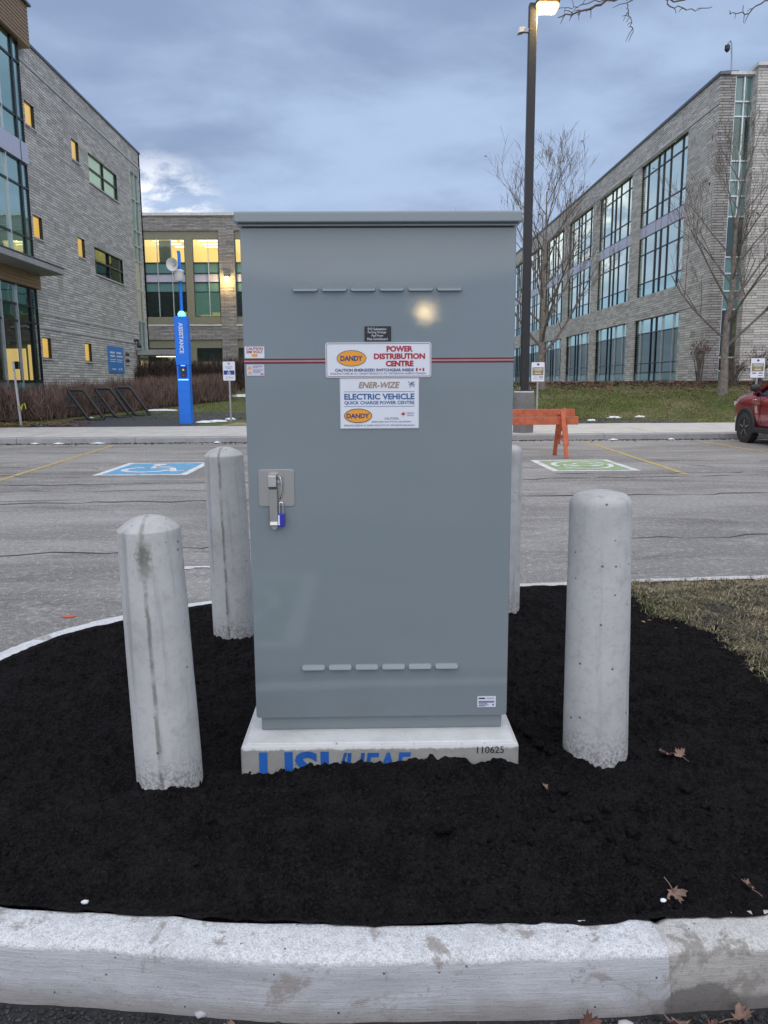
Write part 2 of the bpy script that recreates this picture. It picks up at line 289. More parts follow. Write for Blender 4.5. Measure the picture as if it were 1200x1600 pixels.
# ------------------------------------------------------------------ geometry helpers
def wl(o):
    v = Vector((0, 0, 0))
    while o is not None: v += o.location; o = o.parent
    return v
def tag(o, label=None, cat=None, group=None, kind=None):
    if label: o['label'] = label
    if cat: o['category'] = cat
    if group: o['group'] = group
    if kind: o['kind'] = kind
    return o
def empty(name, loc, label=None, cat=None, group=None):
    o = bpy.data.objects.new(name, None); col.objects.link(o); o.location = loc; o.empty_display_size = .1
    return tag(o, label, cat, group)
class MB:
    def __init__(s): s.v = []; s.f = []
    def add(s, vs, fs):
        k = len(s.v); s.v += [tuple(p) for p in vs]; s.f += [tuple(i + k for i in f) for f in fs]; return s
    def box(s, x0, x1, y0, y1, z0, z1):
        return s.add([(x0, y0, z0), (x1, y0, z0), (x1, y1, z0), (x0, y1, z0), (x0, y0, z1), (x1, y0, z1), (x1, y1, z1), (x0, y1, z1)],
                     [(0, 3, 2, 1), (4, 5, 6, 7), (0, 1, 5, 4), (1, 2, 6, 5), (2, 3, 7, 6), (3, 0, 4, 7)])
    def bar(s, a, b, w, h, up=(0, 0, 1)):
        a = Vector(a); b = Vector(b); d = (b - a).normalized(); u = Vector(up)
        if abs(d.dot(u)) > .95: u = Vector((1, 0, 0))
        x = d.cross(u).normalized() * w / 2; y = x.cross(d).normalized() * h / 2
        vs = [a - x - y, a + x - y, a + x + y, a - x + y, b - x - y, b + x - y, b + x + y, b - x + y]
        return s.add(vs, [(0, 3, 2, 1), (4, 5, 6, 7), (0, 1, 5, 4), (1, 2, 6, 5), (2, 3, 7, 6), (3, 0, 4, 7)])
    def tube(s, pts, rad, n=8, caps=True, closed=False):
        pts = [Vector(p) for p in pts]; m = len(pts)
        rad = rad if isinstance(rad, (list, tuple)) else [rad] * m
        vs = []; prev = None
        for i, p in enumerate(pts):
            if closed: t = pts[(i + 1) % m] - pts[i - 1]
            else: t = pts[min(i + 1, m - 1)] - pts[max(i - 1, 0)]
            t.normalize()
            if prev is None: r = t.cross(Vector((0, 0, 1)));  r = r if r.length > .05 else t.cross(Vector((1, 0, 0)))
            else: r = prev - t * prev.dot(t)
            r.normalize(); prev = r; q = t.cross(r)
            for k in range(n):
                a = 2 * math.pi * k / n; vs.append(p + (r * math.cos(a) + q * math.sin(a)) * rad[i])
        fs = []
        for i in range(m if closed else m - 1):
            j = (i + 1) % m
            for k in range(n): fs.append((i * n + k, i * n + (k + 1) % n, j * n + (k + 1) % n, j * n + k))
        if caps and not closed: fs += [tuple(range(n - 1, -1, -1)), tuple(range((m - 1) * n, m * n))]
        return s.add(vs, fs)
    def lathe(s, prof, n=32, c=(0, 0, 0), fn=None, caps=True):
        vs = []; fs = []; m = len(prof)
        for i, (r, z) in enumerate(prof):
            for k in range(n):
                a = 2 * math.pi * k / n; rr = r * (fn(a, z, r) if fn else 1)
                vs.append((c[0] + rr * math.cos(a), c[1] + rr * math.sin(a), c[2] + z))
        for i in range(m - 1):
            for k in range(n): fs.append((i * n + k, i * n + (k + 1) % n, (i + 1) * n + (k + 1) % n, (i + 1) * n + k))
        if caps: fs += [tuple(range(n - 1, -1, -1)), tuple(range((m - 1) * n, m * n))]
        return s.add(vs, fs)
    def prism(s, poly, axis, a, b):
        # poly in the two remaining axes, extruded along axis from a to b
        def P(p, t): return {'x': (t, p[0], p[1]), 'y': (p[0], t, p[1]), 'z': (p[0], p[1], t)}[axis]
        n = len(poly); vs = [P(p, a) for p in poly] + [P(p, b) for p in poly]
        fs = [tuple(range(n - 1, -1, -1)), tuple(range(n, 2 * n))] + [(i, (i + 1) % n, (i + 1) % n + n, i + n) for i in range(n)]
        return s.add(vs, fs)
    def quad(s, a, b, c, d): return s.add([a, b, c, d], [(0, 1, 2, 3)])
    def xf(s, M): s.v = [tuple(M @ Vector(p)) for p in s.v]; return s
    def build(s, name, mat, parent=None, at=None, smooth=False, bevel=0.0, local=False, segs=2, recalc=True):
        me = bpy.data.meshes.new(name)
        off = Vector((0, 0, 0)) if local else (wl(parent) if parent else Vector((0, 0, 0))) + Vector(at or (0, 0, 0))
        me.from_pydata([tuple(Vector(p) - off) for p in s.v], [], s.f)
        if recalc or bevel:
            bm = bmesh.new(); bm.from_mesh(me); bmesh.ops.recalc_face_normals(bm, faces=bm.faces)
            if bevel:
                es = [e for e in bm.edges if len(e.link_faces) == 2 and e.calc_face_angle(0) > .5]
                bmesh.ops.bevel(bm, geom=es, offset=bevel, segments=segs, affect='EDGES', profile=.5, clamp_overlap=True)
            bm.to_mesh(me); bm.free()
        if mat: me.materials.append(MATS[mat])
        if smooth: me.polygons.foreach_set('use_smooth', [True] * len(me.polygons))
        if smooth or bevel:
            me.polygons.foreach_set('use_smooth', [True] * len(me.polygons))
            try: me.set_sharp_from_angle(angle=R(8 if bevel else 38))
            except Exception: pass
        o = bpy.data.objects.new(name, me); col.objects.link(o)
        if parent: o.parent = parent
        if at is not None: o.location = at
        return o
def np_mesh(name, V, F, mat, parent=None, smooth=False):
    V = np.asarray(V, np.float32); F = np.asarray(F, np.int32); k = F.shape[1]
    me = bpy.data.meshes.new(name); me.vertices.add(len(V)); me.vertices.foreach_set('co', V.ravel())
    me.loops.add(F.size); me.loops.foreach_set('vertex_index', F.ravel()); me.polygons.add(len(F))
    me.polygons.foreach_set('loop_start', np.arange(0, F.size, k, dtype=np.int32)); me.polygons.foreach_set('loop_total', np.full(len(F), k, np.int32))
    if smooth: me.polygons.foreach_set('use_smooth', np.ones(len(F), bool))
    me.materials.append(MATS[mat]); me.update(calc_edges=True); me.validate()
    o = bpy.data.objects.new(name, me); col.objects.link(o)
    if parent: o.parent = parent
    return o
def vnoise(x, y, seed=0):
    xi = np.floor(x).astype(np.int64); yi = np.floor(y).astype(np.int64); fx = x - xi; fy = y - yi
    fx = fx * fx * (3 - 2 * fx); fy = fy * fy * (3 - 2 * fy)
    def h(a, b):
        n = (a * 374761393 + b * 668265263 + seed * 144665) & 0xffffffff; n = ((n ^ (n >> 13)) * 1274126177) & 0xffffffff
        return ((n ^ (n >> 16)) & 0xffff) / 65535.0
    return (h(xi, yi) * (1 - fx) + h(xi + 1, yi) * fx) * (1 - fy) + (h(xi, yi + 1) * (1 - fx) + h(xi + 1, yi + 1) * fx) * fy
def sstep(x, a, b): t = np.clip((x - a) / (b - a), 0, 1); return t * t * (3 - 2 * t)
def copy_tree(o, parent=None):
    c = o.copy(); col.objects.link(c)
    if parent is not None: c.parent = parent
    for ch in list(o.children): copy_tree(ch, c)
    return c

# flat print: text laid out as outlines, fitted to a box in (x, z) and returned as 2-D mesh
_txt = {}
def text2d(body, bold=0.0, shear=0.0):
    key = (body, bold, shear)
    if key not in _txt:
        cu = bpy.data.curves.new('t', 'FONT'); cu.body = body; cu.offset = bold; cu.shear = shear; cu.resolution_u = 3
        o = bpy.data.objects.new('t', cu); col.objects.link(o); dg = bpy.context.evaluated_depsgraph_get()
        me = bpy.data.meshes.new_from_object(o.evaluated_get(dg))
        V = np.array([v.co[:2] for v in me.vertices]); F = [tuple(p.vertices) for p in me.polygons]
        bpy.data.objects.remove(o); bpy.data.curves.remove(cu); bpy.data.meshes.remove(me)
        V -= V.min(0); _txt[key] = (V, F)
    return _txt[key]
def put_text(mb, body, x0, x1, z0, z1, y, bold=0.0, shear=0.0, plane='xz', rot=0):
    V, F = text2d(body, bold, shear); W, Hh = V.max(0)
    if rot == -90: V = np.stack([V[:, 1], W - V[:, 0]], 1); W, Hh = Hh, W
    X = x0 + V[:, 0] / W * (x1 - x0); Z = z0 + V[:, 1] / Hh * (z1 - z0)
    P = {'xz': [(a, y, b) for a, b in zip(X, Z)], 'yz': [(y, a, b) for a, b in zip(X, Z)], 'xy': [(a, b, y) for a, b in zip(X, Z)]}[plane]
    mb.add(P, F); return mb
def disc2(mb, cx, cz, rx, rz, y, n=28, plane='xz'):
    P = [(cx + rx * math.cos(2 * math.pi * k / n), cz + rz * math.sin(2 * math.pi * k / n)) for k in range(n)]
    mb.add([(a, y, b) if plane == 'xz' else (a, b, y) for a, b in P], [tuple(range(n))]); return mb
def stroke2(mb, pts, wd, y, plane='xz', closed=False):
    m = len(pts); L = []; Rr = []
    for i in range(m):
        a = pts[(i - 1) % m] if closed or i > 0 else pts[i]; b = pts[(i + 1) % m] if closed or i < m - 1 else pts[i]
        t = Vector((b[0] - a[0], b[1] - a[1])).normalized(); n = Vector((-t.y, t.x)) * wd / 2
        L.append((pts[i][0] + n.x, pts[i][1] + n.y)); Rr.append((pts[i][0] - n.x, pts[i][1] - n.y))
    C = lambda p: (p[0], y, p[1]) if plane == 'xz' else (p[0], p[1], y)
    mb.add([C(p) for p in L + Rr], [(i, (i + 1) % m, (i + 1) % m + m, i + m) for i in range(m if closed else m - 1)]); return mb
def rrect(x0, x1, z0, z1, r, n=5):
    P = []
    for cx, cz, a0 in ((x1 - r, z1 - r, 0), (x0 + r, z1 - r, 90), (x0 + r, z0 + r, 180), (x1 - r, z0 + r, 270)):
        for k in range(n + 1): a = R(a0 + 90 * k / n); P.append((cx + r * math.cos(a), cz + r * math.sin(a)))
    return P
def arc(cx, cz, rx, rz, a0, a1, n=18): return [(cx + rx * math.cos(R(a0 + (a1 - a0) * k / n)), cz + rz * math.sin(R(a0 + (a1 - a0) * k / n))) for k in range(n + 1)]
def wheelchair(mb, cx, cz, s, y, plane='xz', w=.09):
    S = lambda P: [(cx + a * s, cz + b * s) for a, b in P]
    disc2(mb, cx - .06 * s, cz + .42 * s, .085 * s, .085 * s, y, 16, plane)
    stroke2(mb, S([(-.06, .32), (-.04, 0.02), (.20, 0.02), (.30, -.34), (.42, -.30)]), w * s, y, plane)
    stroke2(mb, S([(-.05, .18), (.16, .18)]), w * .8 * s, y, plane)
    stroke2(mb, S(arc(-.06, -.14, .27, .27, 115, 350)), w * s, y, plane); return mb

# ------------------------------------------------------------------ ground
def gz(x, y):
    x = np.asarray(x, float); y = np.asarray(y, float)
    left = .14 + .044 * np.clip(y - 25, 0, 20); right = .14 + .125 * np.clip(y - 25, 0, 10.5)
    t = sstep(x, -5, 6); z = left * (1 - t) + right * t
    return np.where(y < 25.0, -.06, z)
xs = np.concatenate([np.linspace(-420, -40, 20), np.linspace(-38, 45, 84), np.linspace(50, 420, 20)])
ys = np.concatenate([np.linspace(-300, 20, 18), [24.9, 25.0], np.linspace(25.5, 70, 90), np.linspace(75, 600, 30)])
GX, GY = np.meshgrid(xs, ys); GZ = gz(GX, GY)
ii = np.arange(len(xs) * len(ys)).reshape(len(ys), len(xs))
o = np_mesh('ground', np.stack([GX.ravel(), GY.ravel(), GZ.ravel()], 1), np.stack([ii[:-1, :-1], ii[:-1, 1:], ii[1:, 1:], ii[1:, :-1]], -1).reshape(-1, 4), 'lawn', smooth=True)
tag(o, kind='structure')
lot = MB().quad((-120, -150, 0), (120, -150, 0), (120, 20.02, 0), (-120, 20.02, 0)).build('parking_lot', 'asphalt_lot'); tag(lot, kind='structure')
fresh = MB()
fx = [(-6, 1.4), (-2.4, 2.6), (-1.6, 2.1), (-.94, 1.80), (-.3, 1.70), (.5, 1.68), (1.2, 1.72), (9, 2.5), (9, 1.5), (1.2, 1.15), (-.6, 1.18), (-1.6, 1.35), (-6, .8)]
fresh.add([(a, b, .004) for a, b in fx], [tuple(range(len(fx)))]); fresh.build('fresh_asphalt_strip', 'asphalt_new', lot)
# sealed cracks in the lot
def crack(pts, wd, name='sealed_crack', jig=.085, seed=0):
    P = []; rr = random.Random(seed)
    for (a, b) in zip(pts[:-1], pts[1:]):
        k = max(2, int(math.dist(a, b) / .25))
        for i in range(k): t = i / k; P.append((a[0] + (b[0] - a[0]) * t + rr.uniform(-jig, jig), a[1] + (b[1] - a[1]) * t + rr.uniform(-jig, jig)))
    P.append(pts[-1]); mb = MB(); n = len(P); L = []; Q = []
    for i, p in enumerate(P): ww = wd * rr.uniform(.12, 1.1); L.append((p[0], p[1] + ww / 2, .005)); Q.append((p[0] + rr.uniform(-.01, .01), p[1] - ww / 2, .005))
    mb.add(L + Q, [(i, i + 1, i + 1 + n, i + n) for i in range(n - 1)]); return mb.build(name, 'tar', lot)
for i, (pts, wd) in enumerate([
    ([(-9, 9.95), (-5, 9.9), (-2.5, 9.95), (0, 10.2), (3, 10.15), (6, 10.35), (11, 10.6)], .07), ([(-9, 11.8), (-4, 11.75), (-1.5, 11.9), (2.2, 12.0), (5, 12.2), (10, 12.3)], .055),
    ([(-6, 6.65), (-2.6, 6.9), (-1.6, 7.1), (-.5, 7.8)], .03), ([(-7, 11.1), (-3, 11.0), (-1, 11.2)], .03), ([(2.0, 7.3), (4.5, 7.45), (7, 7.7)], .03),
    ([(3.0, 12.6), (6.5, 12.7), (10, 12.4)], .05), ([(5.0, 14.6), (7, 14.5), (9.5, 14.4), (12, 14.2)], .04), ([(5.4, 15.2), (5.9, 13.6), (6.6, 12.7), (6.9, 11.3), (7.4, 10.4)], .05),
    ([(-8, 14.4), (-5, 14.2), (-4.6, 13.4)], .03), ([(7.8, 16.9), (9.8, 15.4), (11, 14.4)], .04), ([(-9, 13.2), (-6.5, 13.0), (-4.7, 12.6)], .03)]):
    crack(pts, wd, seed=i)
# painted stall lines
for nm, (x0, y0), (x1, y1), wd in (('l', (-5.86, 12.1), (-6.33, 19.3), .10), ('m', (5.09, 12.4), (5.36, 19.3), .10), ('r', (8.36, 13.2), (8.16, 19.4), .09)):
    mb = MB(); k = 24
    for i in range(k):
        t0, t1 = i / k, (i + 1) / k; a = x0 + (x1 - x0) * t0; b = x0 + (x1 - x0) * t1; e = random.uniform(-.008, .008)
        mb.quad((a - wd / 2 + e, y0 + (y1 - y0) * t0, .004), (a + wd / 2, y0 + (y1 - y0) * t0, .004), (b + wd / 2 + e, y0 + (y1 - y0) * t1, .004), (b - wd / 2, y0 + (y1 - y0) * t1, .004))
    o = mb.build('stall_line', 'paint_yellow', lot)
def pad_sign(name, x0, x1, y0, y1, colr, label, kind):
    mb = MB(); mb.quad((x0, y0, .004), (x1, y0, .004), (x1, y1, .004), (x0, y1, .004)); root = mb.build(name, 'paint_white', lot)
    root['label'] = label; b = .13
    MB().quad((x0 + b, y0 + b, .007), (x1 - b, y0 + b, .007), (x1 - b, y1 - b, .007), (x0 + b, y1 - b, .007)).build('painted_field', colr, root)
    mb = MB(); cx = (x0 + x1) / 2; cy = (y0 + y1) / 2
    if kind == 'w': wheelchair(mb, cx, cy, 1.45, .010, 'xy', .085)
    else:
        stroke2(mb, arc(cx, cy, .50, .62, 20, 200), .09, .010, 'xy'); stroke2(mb, arc(cx, cy, .50, .62, 215, 372), .09, .0105, 'xy')
        stroke2(mb, [(cx - .34, cy - .12), (cx - .30, cy + .06), (cx - .14, cy + .10), (cx - .04, cy + .28), (cx + .16, cy + .28), (cx + .26, cy + .08), (cx + .34, cy + .04), (cx + .34, cy - .12)], .075, .0112, 'xy', True)
        disc2(mb, cx - .18, cy - .18, .09, .09, .0118, 14, 'xy'); disc2(mb, cx + .18, cy - .18, .09, .09, .0118, 14, 'xy')
    mb.build('painted_symbol', 'paint_white', root)
pad_sign('accessible_stall_marking', -4.62, -3.05, 12.9, 14.95, 'paint_blue', 'blue square with a white wheelchair symbol painted on the lot', 'w')
pad_sign('electric_stall_marking', 3.05, 4.55, 13.0, 14.9, 'paint_green', 'green square with a white car symbol in a ring painted on the lot', 'e')
pad_sign('electric_stall_marking', -1.95, -.40, -.95, .80, 'paint_green', 'green stall marking on the lot beside the viewer, mirrored in the cabinet door', 'e')
mb = MB(); disc2(mb, -1.98, 4.95, .045, .03, .005, 9, 'xy'); mb.build('survey_paint_mark', 'paint_orange', lot)
mb = MB()
for k in range(7): disc2(mb, -1.45 + random.uniform(-.25, .25), 6.25 + random.uniform(-.06, .06), random.uniform(.05, .16), random.uniform(.02, .05), .005 + k * .0004, 9, 'xy')
mb.build('worn_paint_patch', 'paint_white', lot)

# far kerb (segments) and sidewalk (slabs)
kf = MB().box(-60, 60, 20.20, 20.34, -.05, .10).build('far_kerb', 'concrete_kerb'); tag(kf, kind='structure')
x = -24.0; i = 0
while x < 26:
    L = 3.0; zj = random.uniform(-.004, .004)
    mb = MB().prism([(20.0, -.04), (20.03, .125 + zj), (20.06, .148 + zj), (20.36, .152 + zj), (20.36, -.04)], 'x', x + .006, x + L - .006); mb.build('kerb_stone', 'concrete_kerb', kf); x += L
walk = MB().quad((-60, 20.34, .13), (60, 20.34, .13), (60, 25.05, .13), (-60, 25.05, .13)).build('sidewalk', 'concrete_dark'); tag(walk, kind='structure')
x = -24.0
while x < 26:
    for (ya, yb) in ((20.375, 22.66), (22.675, 25.02)):
        zt = .152 + random.uniform(-.004, .004); MB().box(x + .008, x + 1.492, ya, yb, .12, zt).build('paving_slab', 'concrete_walk', walk, bevel=.006, segs=1)
    x += 1.5
# asphalt path behind the sidewalk, following the ground
def drape(name, poly, mat, lift=.012, step=.4, kind='structure', parent=None):
    P = np.array(poly); x0, y0 = P.min(0); x1, y1 = P.max(0)
    X = np.arange(x0, x1 + step, step); Y = np.arange(y0, y1 + step, step); gx, gy = np.meshgrid(X, Y)
    ins = inside(gx.ravel() + step / 2, gy.ravel() + step / 2, P).reshape(gx.shape)
    idx = np.arange(gx.size).reshape(gx.shape); ok = ins[:-1, :-1]
    F = np.stack([idx[:-1, :-1], idx[:-1, 1:], idx[1:, 1:], idx[1:, :-1]], -1)[ok]
    jx = gx + (vnoise(gx * 3, gy * 3, 5) - .5) * step * .6; jy = gy
    o = np_mesh(name, np.stack([jx.ravel(), jy.ravel(), (np.maximum(gz(jx, np.maximum(jy, 25.0)), .14) + lift).ravel()], 1), F, mat, parent); tag(o, kind=kind); return o
def inside(x, y, P):
    r = np.zeros(len(x), bool); n = len(P)
    for i in range(n):
        (xa, ya), (xb, yb) = P[i], P[(i + 1) % n]
        if ya == yb: continue
        r ^= ((ya > y) != (yb > y)) & (x < (xb - xa) * (y - ya) / (yb - ya) + xa)
    return r
drape('path', [(-11.0, 25.0), (-10.9, 26.2), (-9.6, 28.6), (-7.4, 30.6), (-3.6, 30.0), (1, 27.6), (5, 26.4), (9.6, 25.6), (10.5, 25.0), (-4.2, 25.0), (-4.3, 27.4), (-5.4, 27.4), (-5.6, 25.0)], 'asphalt_path', step=.2)
drape('mulch_strip', [(-4.9, 25.02), (-2, 25.02), (-2, 26.0), (-4.4, 26.0)], 'grass_dry', .02, .15)

# ------------------------------------------------------------------ island: kerb, soil, worn turf
ctrl = [(9, 2.6), (6, 2.25), (3, 1.98), (1.8, 1.86), (1.02, 1.81), (.68, 1.79), (.35, 1.78), (.02, 1.78), (-.3, 1.795), (-.64, 1.84), (-.98, 1.88), (-1.36, 2.04), (-1.74, 2.45), (-1.95, 3.0), (-1.93, 3.42), (-1.83, 3.72), (-1.66, 4.10), (-1.40, 4.38), (-.99, 4.65), (-.4, 4.83), (.3, 4.93), (1.01, 5.01), (1.81, 5.09), (2.72, 5.16), (5, 5.3), (9, 5.5), (9.9, 4.9), (9.9, 3.3)]
def catmull(P, per):
    out = []; n = len(P)
    for i in range(n):
        p0, p1, p2, p3 = (Vector(P[(i + k) % n]) for k in (-1, 0, 1, 2)); m = max(2, int((p2 - p1).length / per))
        for j in range(m):
            t = j / m; out.append(tuple(.5 * ((2 * p1) + (p2 - p0) * t + (2 * p0 - 5 * p1 + 4 * p2 - p3) * t * t + (3 * p1 - p0 - 3 * p2 + p3) * t ** 3)))
    return out
path = np.array(catmull(ctrl, .018)); npth = len(path)
tan = np.roll(path, -1, 0) - np.roll(path, 1, 0); tan /= np.linalg.norm(tan, axis=1)[:, None]; outw = np.stack([-tan[:, 1], tan[:, 0]], 1)
prof = [(0.0, .02), (0.0, .10), (.002, .142), (.010, .150), (.03, .1525), (.05, .153), (.07, .153), (.09, .152), (.108, .1505), (.120, .1465), (.1285, .138), (.134, .122), (.1395, .098), (.145, .075), (.151, .05), (.157, .025), (.162, -.02)]
def sweep(idx, name, mat, parent, seed, chip=None):
    P = path[idx]; O = outw[idx]; V = []; k = len(prof)
    s = np.cumsum(np.r_[0, np.linalg.norm(np.diff(P, axis=0), axis=1)])
    for j, (dd, z) in enumerate(prof):
        nz = (vnoise(s * 25, np.full(len(s), j * .9), seed) - .5) * .004 + (vnoise(s * 6, np.full(len(s), j * .3), seed + 3) - .5) * .006
        wav = (vnoise(s * 2.2, np.zeros(len(s)), seed + 9) - .5) * .012 if j > 3 else (vnoise(s * 9, np.zeros(len(s)), seed + 5) - .5) * .012
        dd2 = dd + nz * (1 if j > 1 else .4) + wav; zz = z + nz * (.8 if 2 < j < 14 else .2)
        if chip is not None:
            f = np.exp(-((P[:, 0] - chip) / .018) ** 2) * (P[:, 1] < 2.4); 
            if j < 8: zz = zz - f * .022 * (1 - j / 9); 
        V.append(np.stack([P[:, 0] + O[:, 0] * dd2, P[:, 1] + O[:, 1] * dd2, zz], 1))
    V = np.stack(V, 1); n = len(P); I = np.arange(n * k).reshape(n, k)
    F = np.stack([I[:-1, :-1], I[:-1, 1:], I[1:, 1:], I[1:, :-1]], -1).reshape(-1, 4)
    return np_mesh(name, V.reshape(-1, 3), F, mat, parent, True)
isl = empty('island_kerb', (0, 1.7, 0)); tag(isl, kind='structure'); isl.location = (0, 0, 0)
fi = int(np.argmin(np.hypot(path[:, 0] - .70, path[:, 1] - 1.79))); bi = int(np.argmin(np.hypot(path[:, 0] - 1.0, path[:, 1] - 5.01)))
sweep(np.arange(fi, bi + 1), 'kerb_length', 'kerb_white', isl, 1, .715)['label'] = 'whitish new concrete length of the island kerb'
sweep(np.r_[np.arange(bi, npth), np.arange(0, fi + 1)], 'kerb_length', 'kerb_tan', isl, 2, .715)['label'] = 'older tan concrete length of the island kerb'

PAD = (-.445, .49, 2.45, 3.42)
BOL = [(-.668, 2.42, .113), (-.715, 3.93, .108), (.735, 4.32, .106), (.785, 2.57, .112)]
def soil_h(X, Y):
    D = np.full(X.shape, 9.0); sub = path[::2]
    for i in range(0, len(sub)): D = np.minimum(D, np.hypot(X - sub[i, 0], Y - sub[i, 1]))
    z = .140 + .058 * sstep(D, .02, .42) + .012 * sstep(D, .3, .8)
    px = np.maximum(np.maximum(PAD[0] - X, X - PAD[1]), 0); py = np.maximum(np.maximum(PAD[2] - Y, Y - PAD[3]), 0); dp = np.hypot(px, py)
    z += np.exp(-(dp / .11) ** 2) * (.008 + .024 * sstep(X, .0, .25) * sstep(X, .62, .4))
    for bx, by, br in BOL: z += .018 * np.exp(-((np.hypot(X - bx, Y - by) - br) / .07) ** 2) * (.4 + .9 * vnoise(X * 9, Y * 9, 21))
    z -= .045 * np.exp(-(((X - .715) / .03) ** 2 + ((Y - 1.79) / .05) ** 2))
    z += (vnoise(X * 2.1, Y * 2.1, 1) - .5) * .040 * sstep(D, .05, .35) + (vnoise(X * 6, Y * 6, 2) - .5) * .032 * sstep(D, 0, .2) + (vnoise(X * 17, Y * 17, 3) - .5) * .020
    n4 = vnoise(X * 42, Y * 42, 4); n5 = vnoise(X * 95 + 3, Y * 95, 5)
    z += (n4 ** 2 - .3) * .017 + (n5 ** 2 - .3) * .010 + (vnoise(X * 21 + 5 * n4, Y * 34, 8) ** 3) * .012
    z += (.5 - np.abs(vnoise(X * 30 + 7, Y * 30, 14) - .5) * 2) * .007 + (.5 - np.abs(vnoise(X * 64, Y * 64 + 4, 16) - .5) * 2) * .010 - .004
    return z, D
st = .0072; X = np.arange(-2.1, 2.6, st); Y = np.arange(1.72, 5.25, st); gx, gy = np.meshgrid(X, Y)
gx = gx + (vnoise(gx * 60, gy * 60, 31) - .5) * st * .5
Z, D = soil_h(gx, gy)
ins = inside(gx.ravel(), gy.ravel(), path).reshape(gx.shape)
dil = np.zeros_like(ins)
for a in (-1, 0, 1):
    for b in (-1, 0, 1): dil |= np.roll(np.roll(ins, a, 0), b, 1)
near = (~ins) & dil; q = np.stack([gx[near], gy[near]], 1); best = np.zeros(len(q), int)
for a in range(0, len(q), 4000): best[a:a + 4000] = np.argmin(((q[a:a + 4000, None] - path[None]) ** 2).sum(2), 1)
sl_ = best * .018; lipn = .002 + .030 * np.clip(vnoise(sl_ * 7, sl_ * 0, 12) - .35, 0, 1) + .014 * np.clip(vnoise(sl_ * 33, sl_ * 0, 13) - .3, 0, 1) + .10 * np.clip(vnoise(sl_ * 2.1, sl_ * 0, 15) - .74, 0, 1)
gx[near] = path[best, 0] + outw[best, 0] * lipn; gy[near] = path[best, 1] + outw[best, 1] * lipn; Z[near] = .1535 + .003 * vnoise(sl_ * 60, sl_ * 0, 6)
edge_in = ins & (D < .02); Z = np.where(edge_in, np.maximum(Z, .148 + .006 * vnoise(gx * 60, gy * 60, 6)), Z)
ok = ins | near
padm = (gx > PAD[0] + .03) & (gx < PAD[1] - .03) & (gy > PAD[2] + .03) & (gy < PAD[3] - .03)
I = np.arange(gx.size).reshape(gx.shape); msk = ok[:-1, :-1] & ok[1:, 1:] & ok[1:, :-1] & ok[:-1, 1:] & ~padm[:-1, :-1] & (ins[:-1, :-1] | ins[1:, 1:] | ins[1:, :-1] | ins[:-1, 1:])
F = np.stack([I[:-1, :-1], I[:-1, 1:], I[1:, 1:], I[1:, :-1]], -1)[msk]
used = np.unique(F); rem = np.full(gx.size, -1); rem[used] = np.arange(len(used))
soil = np_mesh('garden_soil', np.stack([gx.ravel(), gy.ravel(), Z.ravel()], 1)[used], rem[F], 'soil', smooth=True); tag(soil, kind='structure')
MB().add([(p[0], p[1], .10) for p in path[::6]], [tuple(range(len(path[::6])))]).build('bed_base', 'turf_worn', soil)
# clods scattered over the bed
def ico():
    bm = bmesh.new(); bmesh.ops.create_icosphere(bm, subdivisions=1, radius=1); V = np.array([v.co[:] for v in bm.verts]); F = np.array([[v.index for v in f.verts] for f in bm.faces]); bm.free(); return V, F
def ico2():
    bm = bmesh.new(); bmesh.ops.create_icosphere(bm, subdivisions=2, radius=1); V = np.array([v.co[:] for v in bm.verts]); F = np.array([[v.index for v in f.verts] for f in bm.faces]); bm.free(); return V, F
def scatter_lumps(name, pts, rad, mat, kind='stuff', parent=None, flat=.7, shape=ico, seed=0):
    BV, BF = shape(); g = np.random.default_rng(seed); n = len(pts); k = len(BV)
    jit = 1 + g.uniform(-.28, .28, (n, k, 1)); sc = np.array(rad)[:, None, None] * np.stack([g.uniform(.8, 1.3, n), g.uniform(.8, 1.3, n), g.uniform(flat * .8, flat * 1.2, n)], 1)[:, None, :]
    a = g.uniform(0, 6.28, n); c, s = np.cos(a), np.sin(a); B = BV[None] * jit * sc
    V = np.stack([B[..., 0] * c[:, None] - B[..., 1] * s[:, None], B[..., 0] * s[:, None] + B[..., 1] * c[:, None], B[..., 2]], -1) + np.array(pts)[:, None, :]
    F = (BF[None] + (np.arange(n) * k)[:, None, None]).reshape(-1, 3)
    o = np_mesh(name, V.reshape(-1, 3), F, mat, parent, smooth=True); tag(o, kind=kind); return o
cx = rng.uniform(-1.9, 1.75, 26000); cy = 1.8 + rng.beta(1, 2.2, 26000) * 3.2
dens = .25 + .75 * (vnoise(cx * 3, cy * 3, 41) > .5) + 1.2 * np.exp(-(((cx - .75) / .25) ** 2 + ((cy - 2.15) / .2) ** 2))
keep = inside(cx, cy, path) & (rng.uniform(0, 1.2, 26000) < dens) & ~((cx > PAD[0]) & (cx < PAD[1]) & (cy > PAD[2]) & (cy < PAD[3])); cx, cy = cx[keep], cy[keep]
cz, _ = soil_h(cx, cy); rad = np.clip(rng.lognormal(-5.85, .45, len(cx)), .0015, .011)
o = scatter_lumps('soil_clods', np.stack([cx, cy, cz + rad * .15], 1), rad, 'soil_clod', seed=3, parent=soil)
bigc = np.array([(.70, 2.16), (.76, 2.10), (.63, 2.12), (.68, 2.04), (.83, 2.22), (.77, 2.03), (.72, 1.98), (.55, 2.2), (1.0, 2.3), (1.03, 2.22), (.6, 2.3), (.88, 2.08), (1.2, 2.3), (.45, 2.05), (-.5, 2.2), (.2, 2.1), (.62, 2.55), (.60, 2.62), (.57, 2.7)])
bz, _ = soil_h(bigc[:, 0], bigc[:, 1]); o = scatter_lumps('soil_lumps', np.stack([bigc[:, 0], bigc[:, 1], bz + .010], 1), rng.uniform(.012, .023, len(bigc)), 'soil', shape=ico2, seed=5, parent=soil)

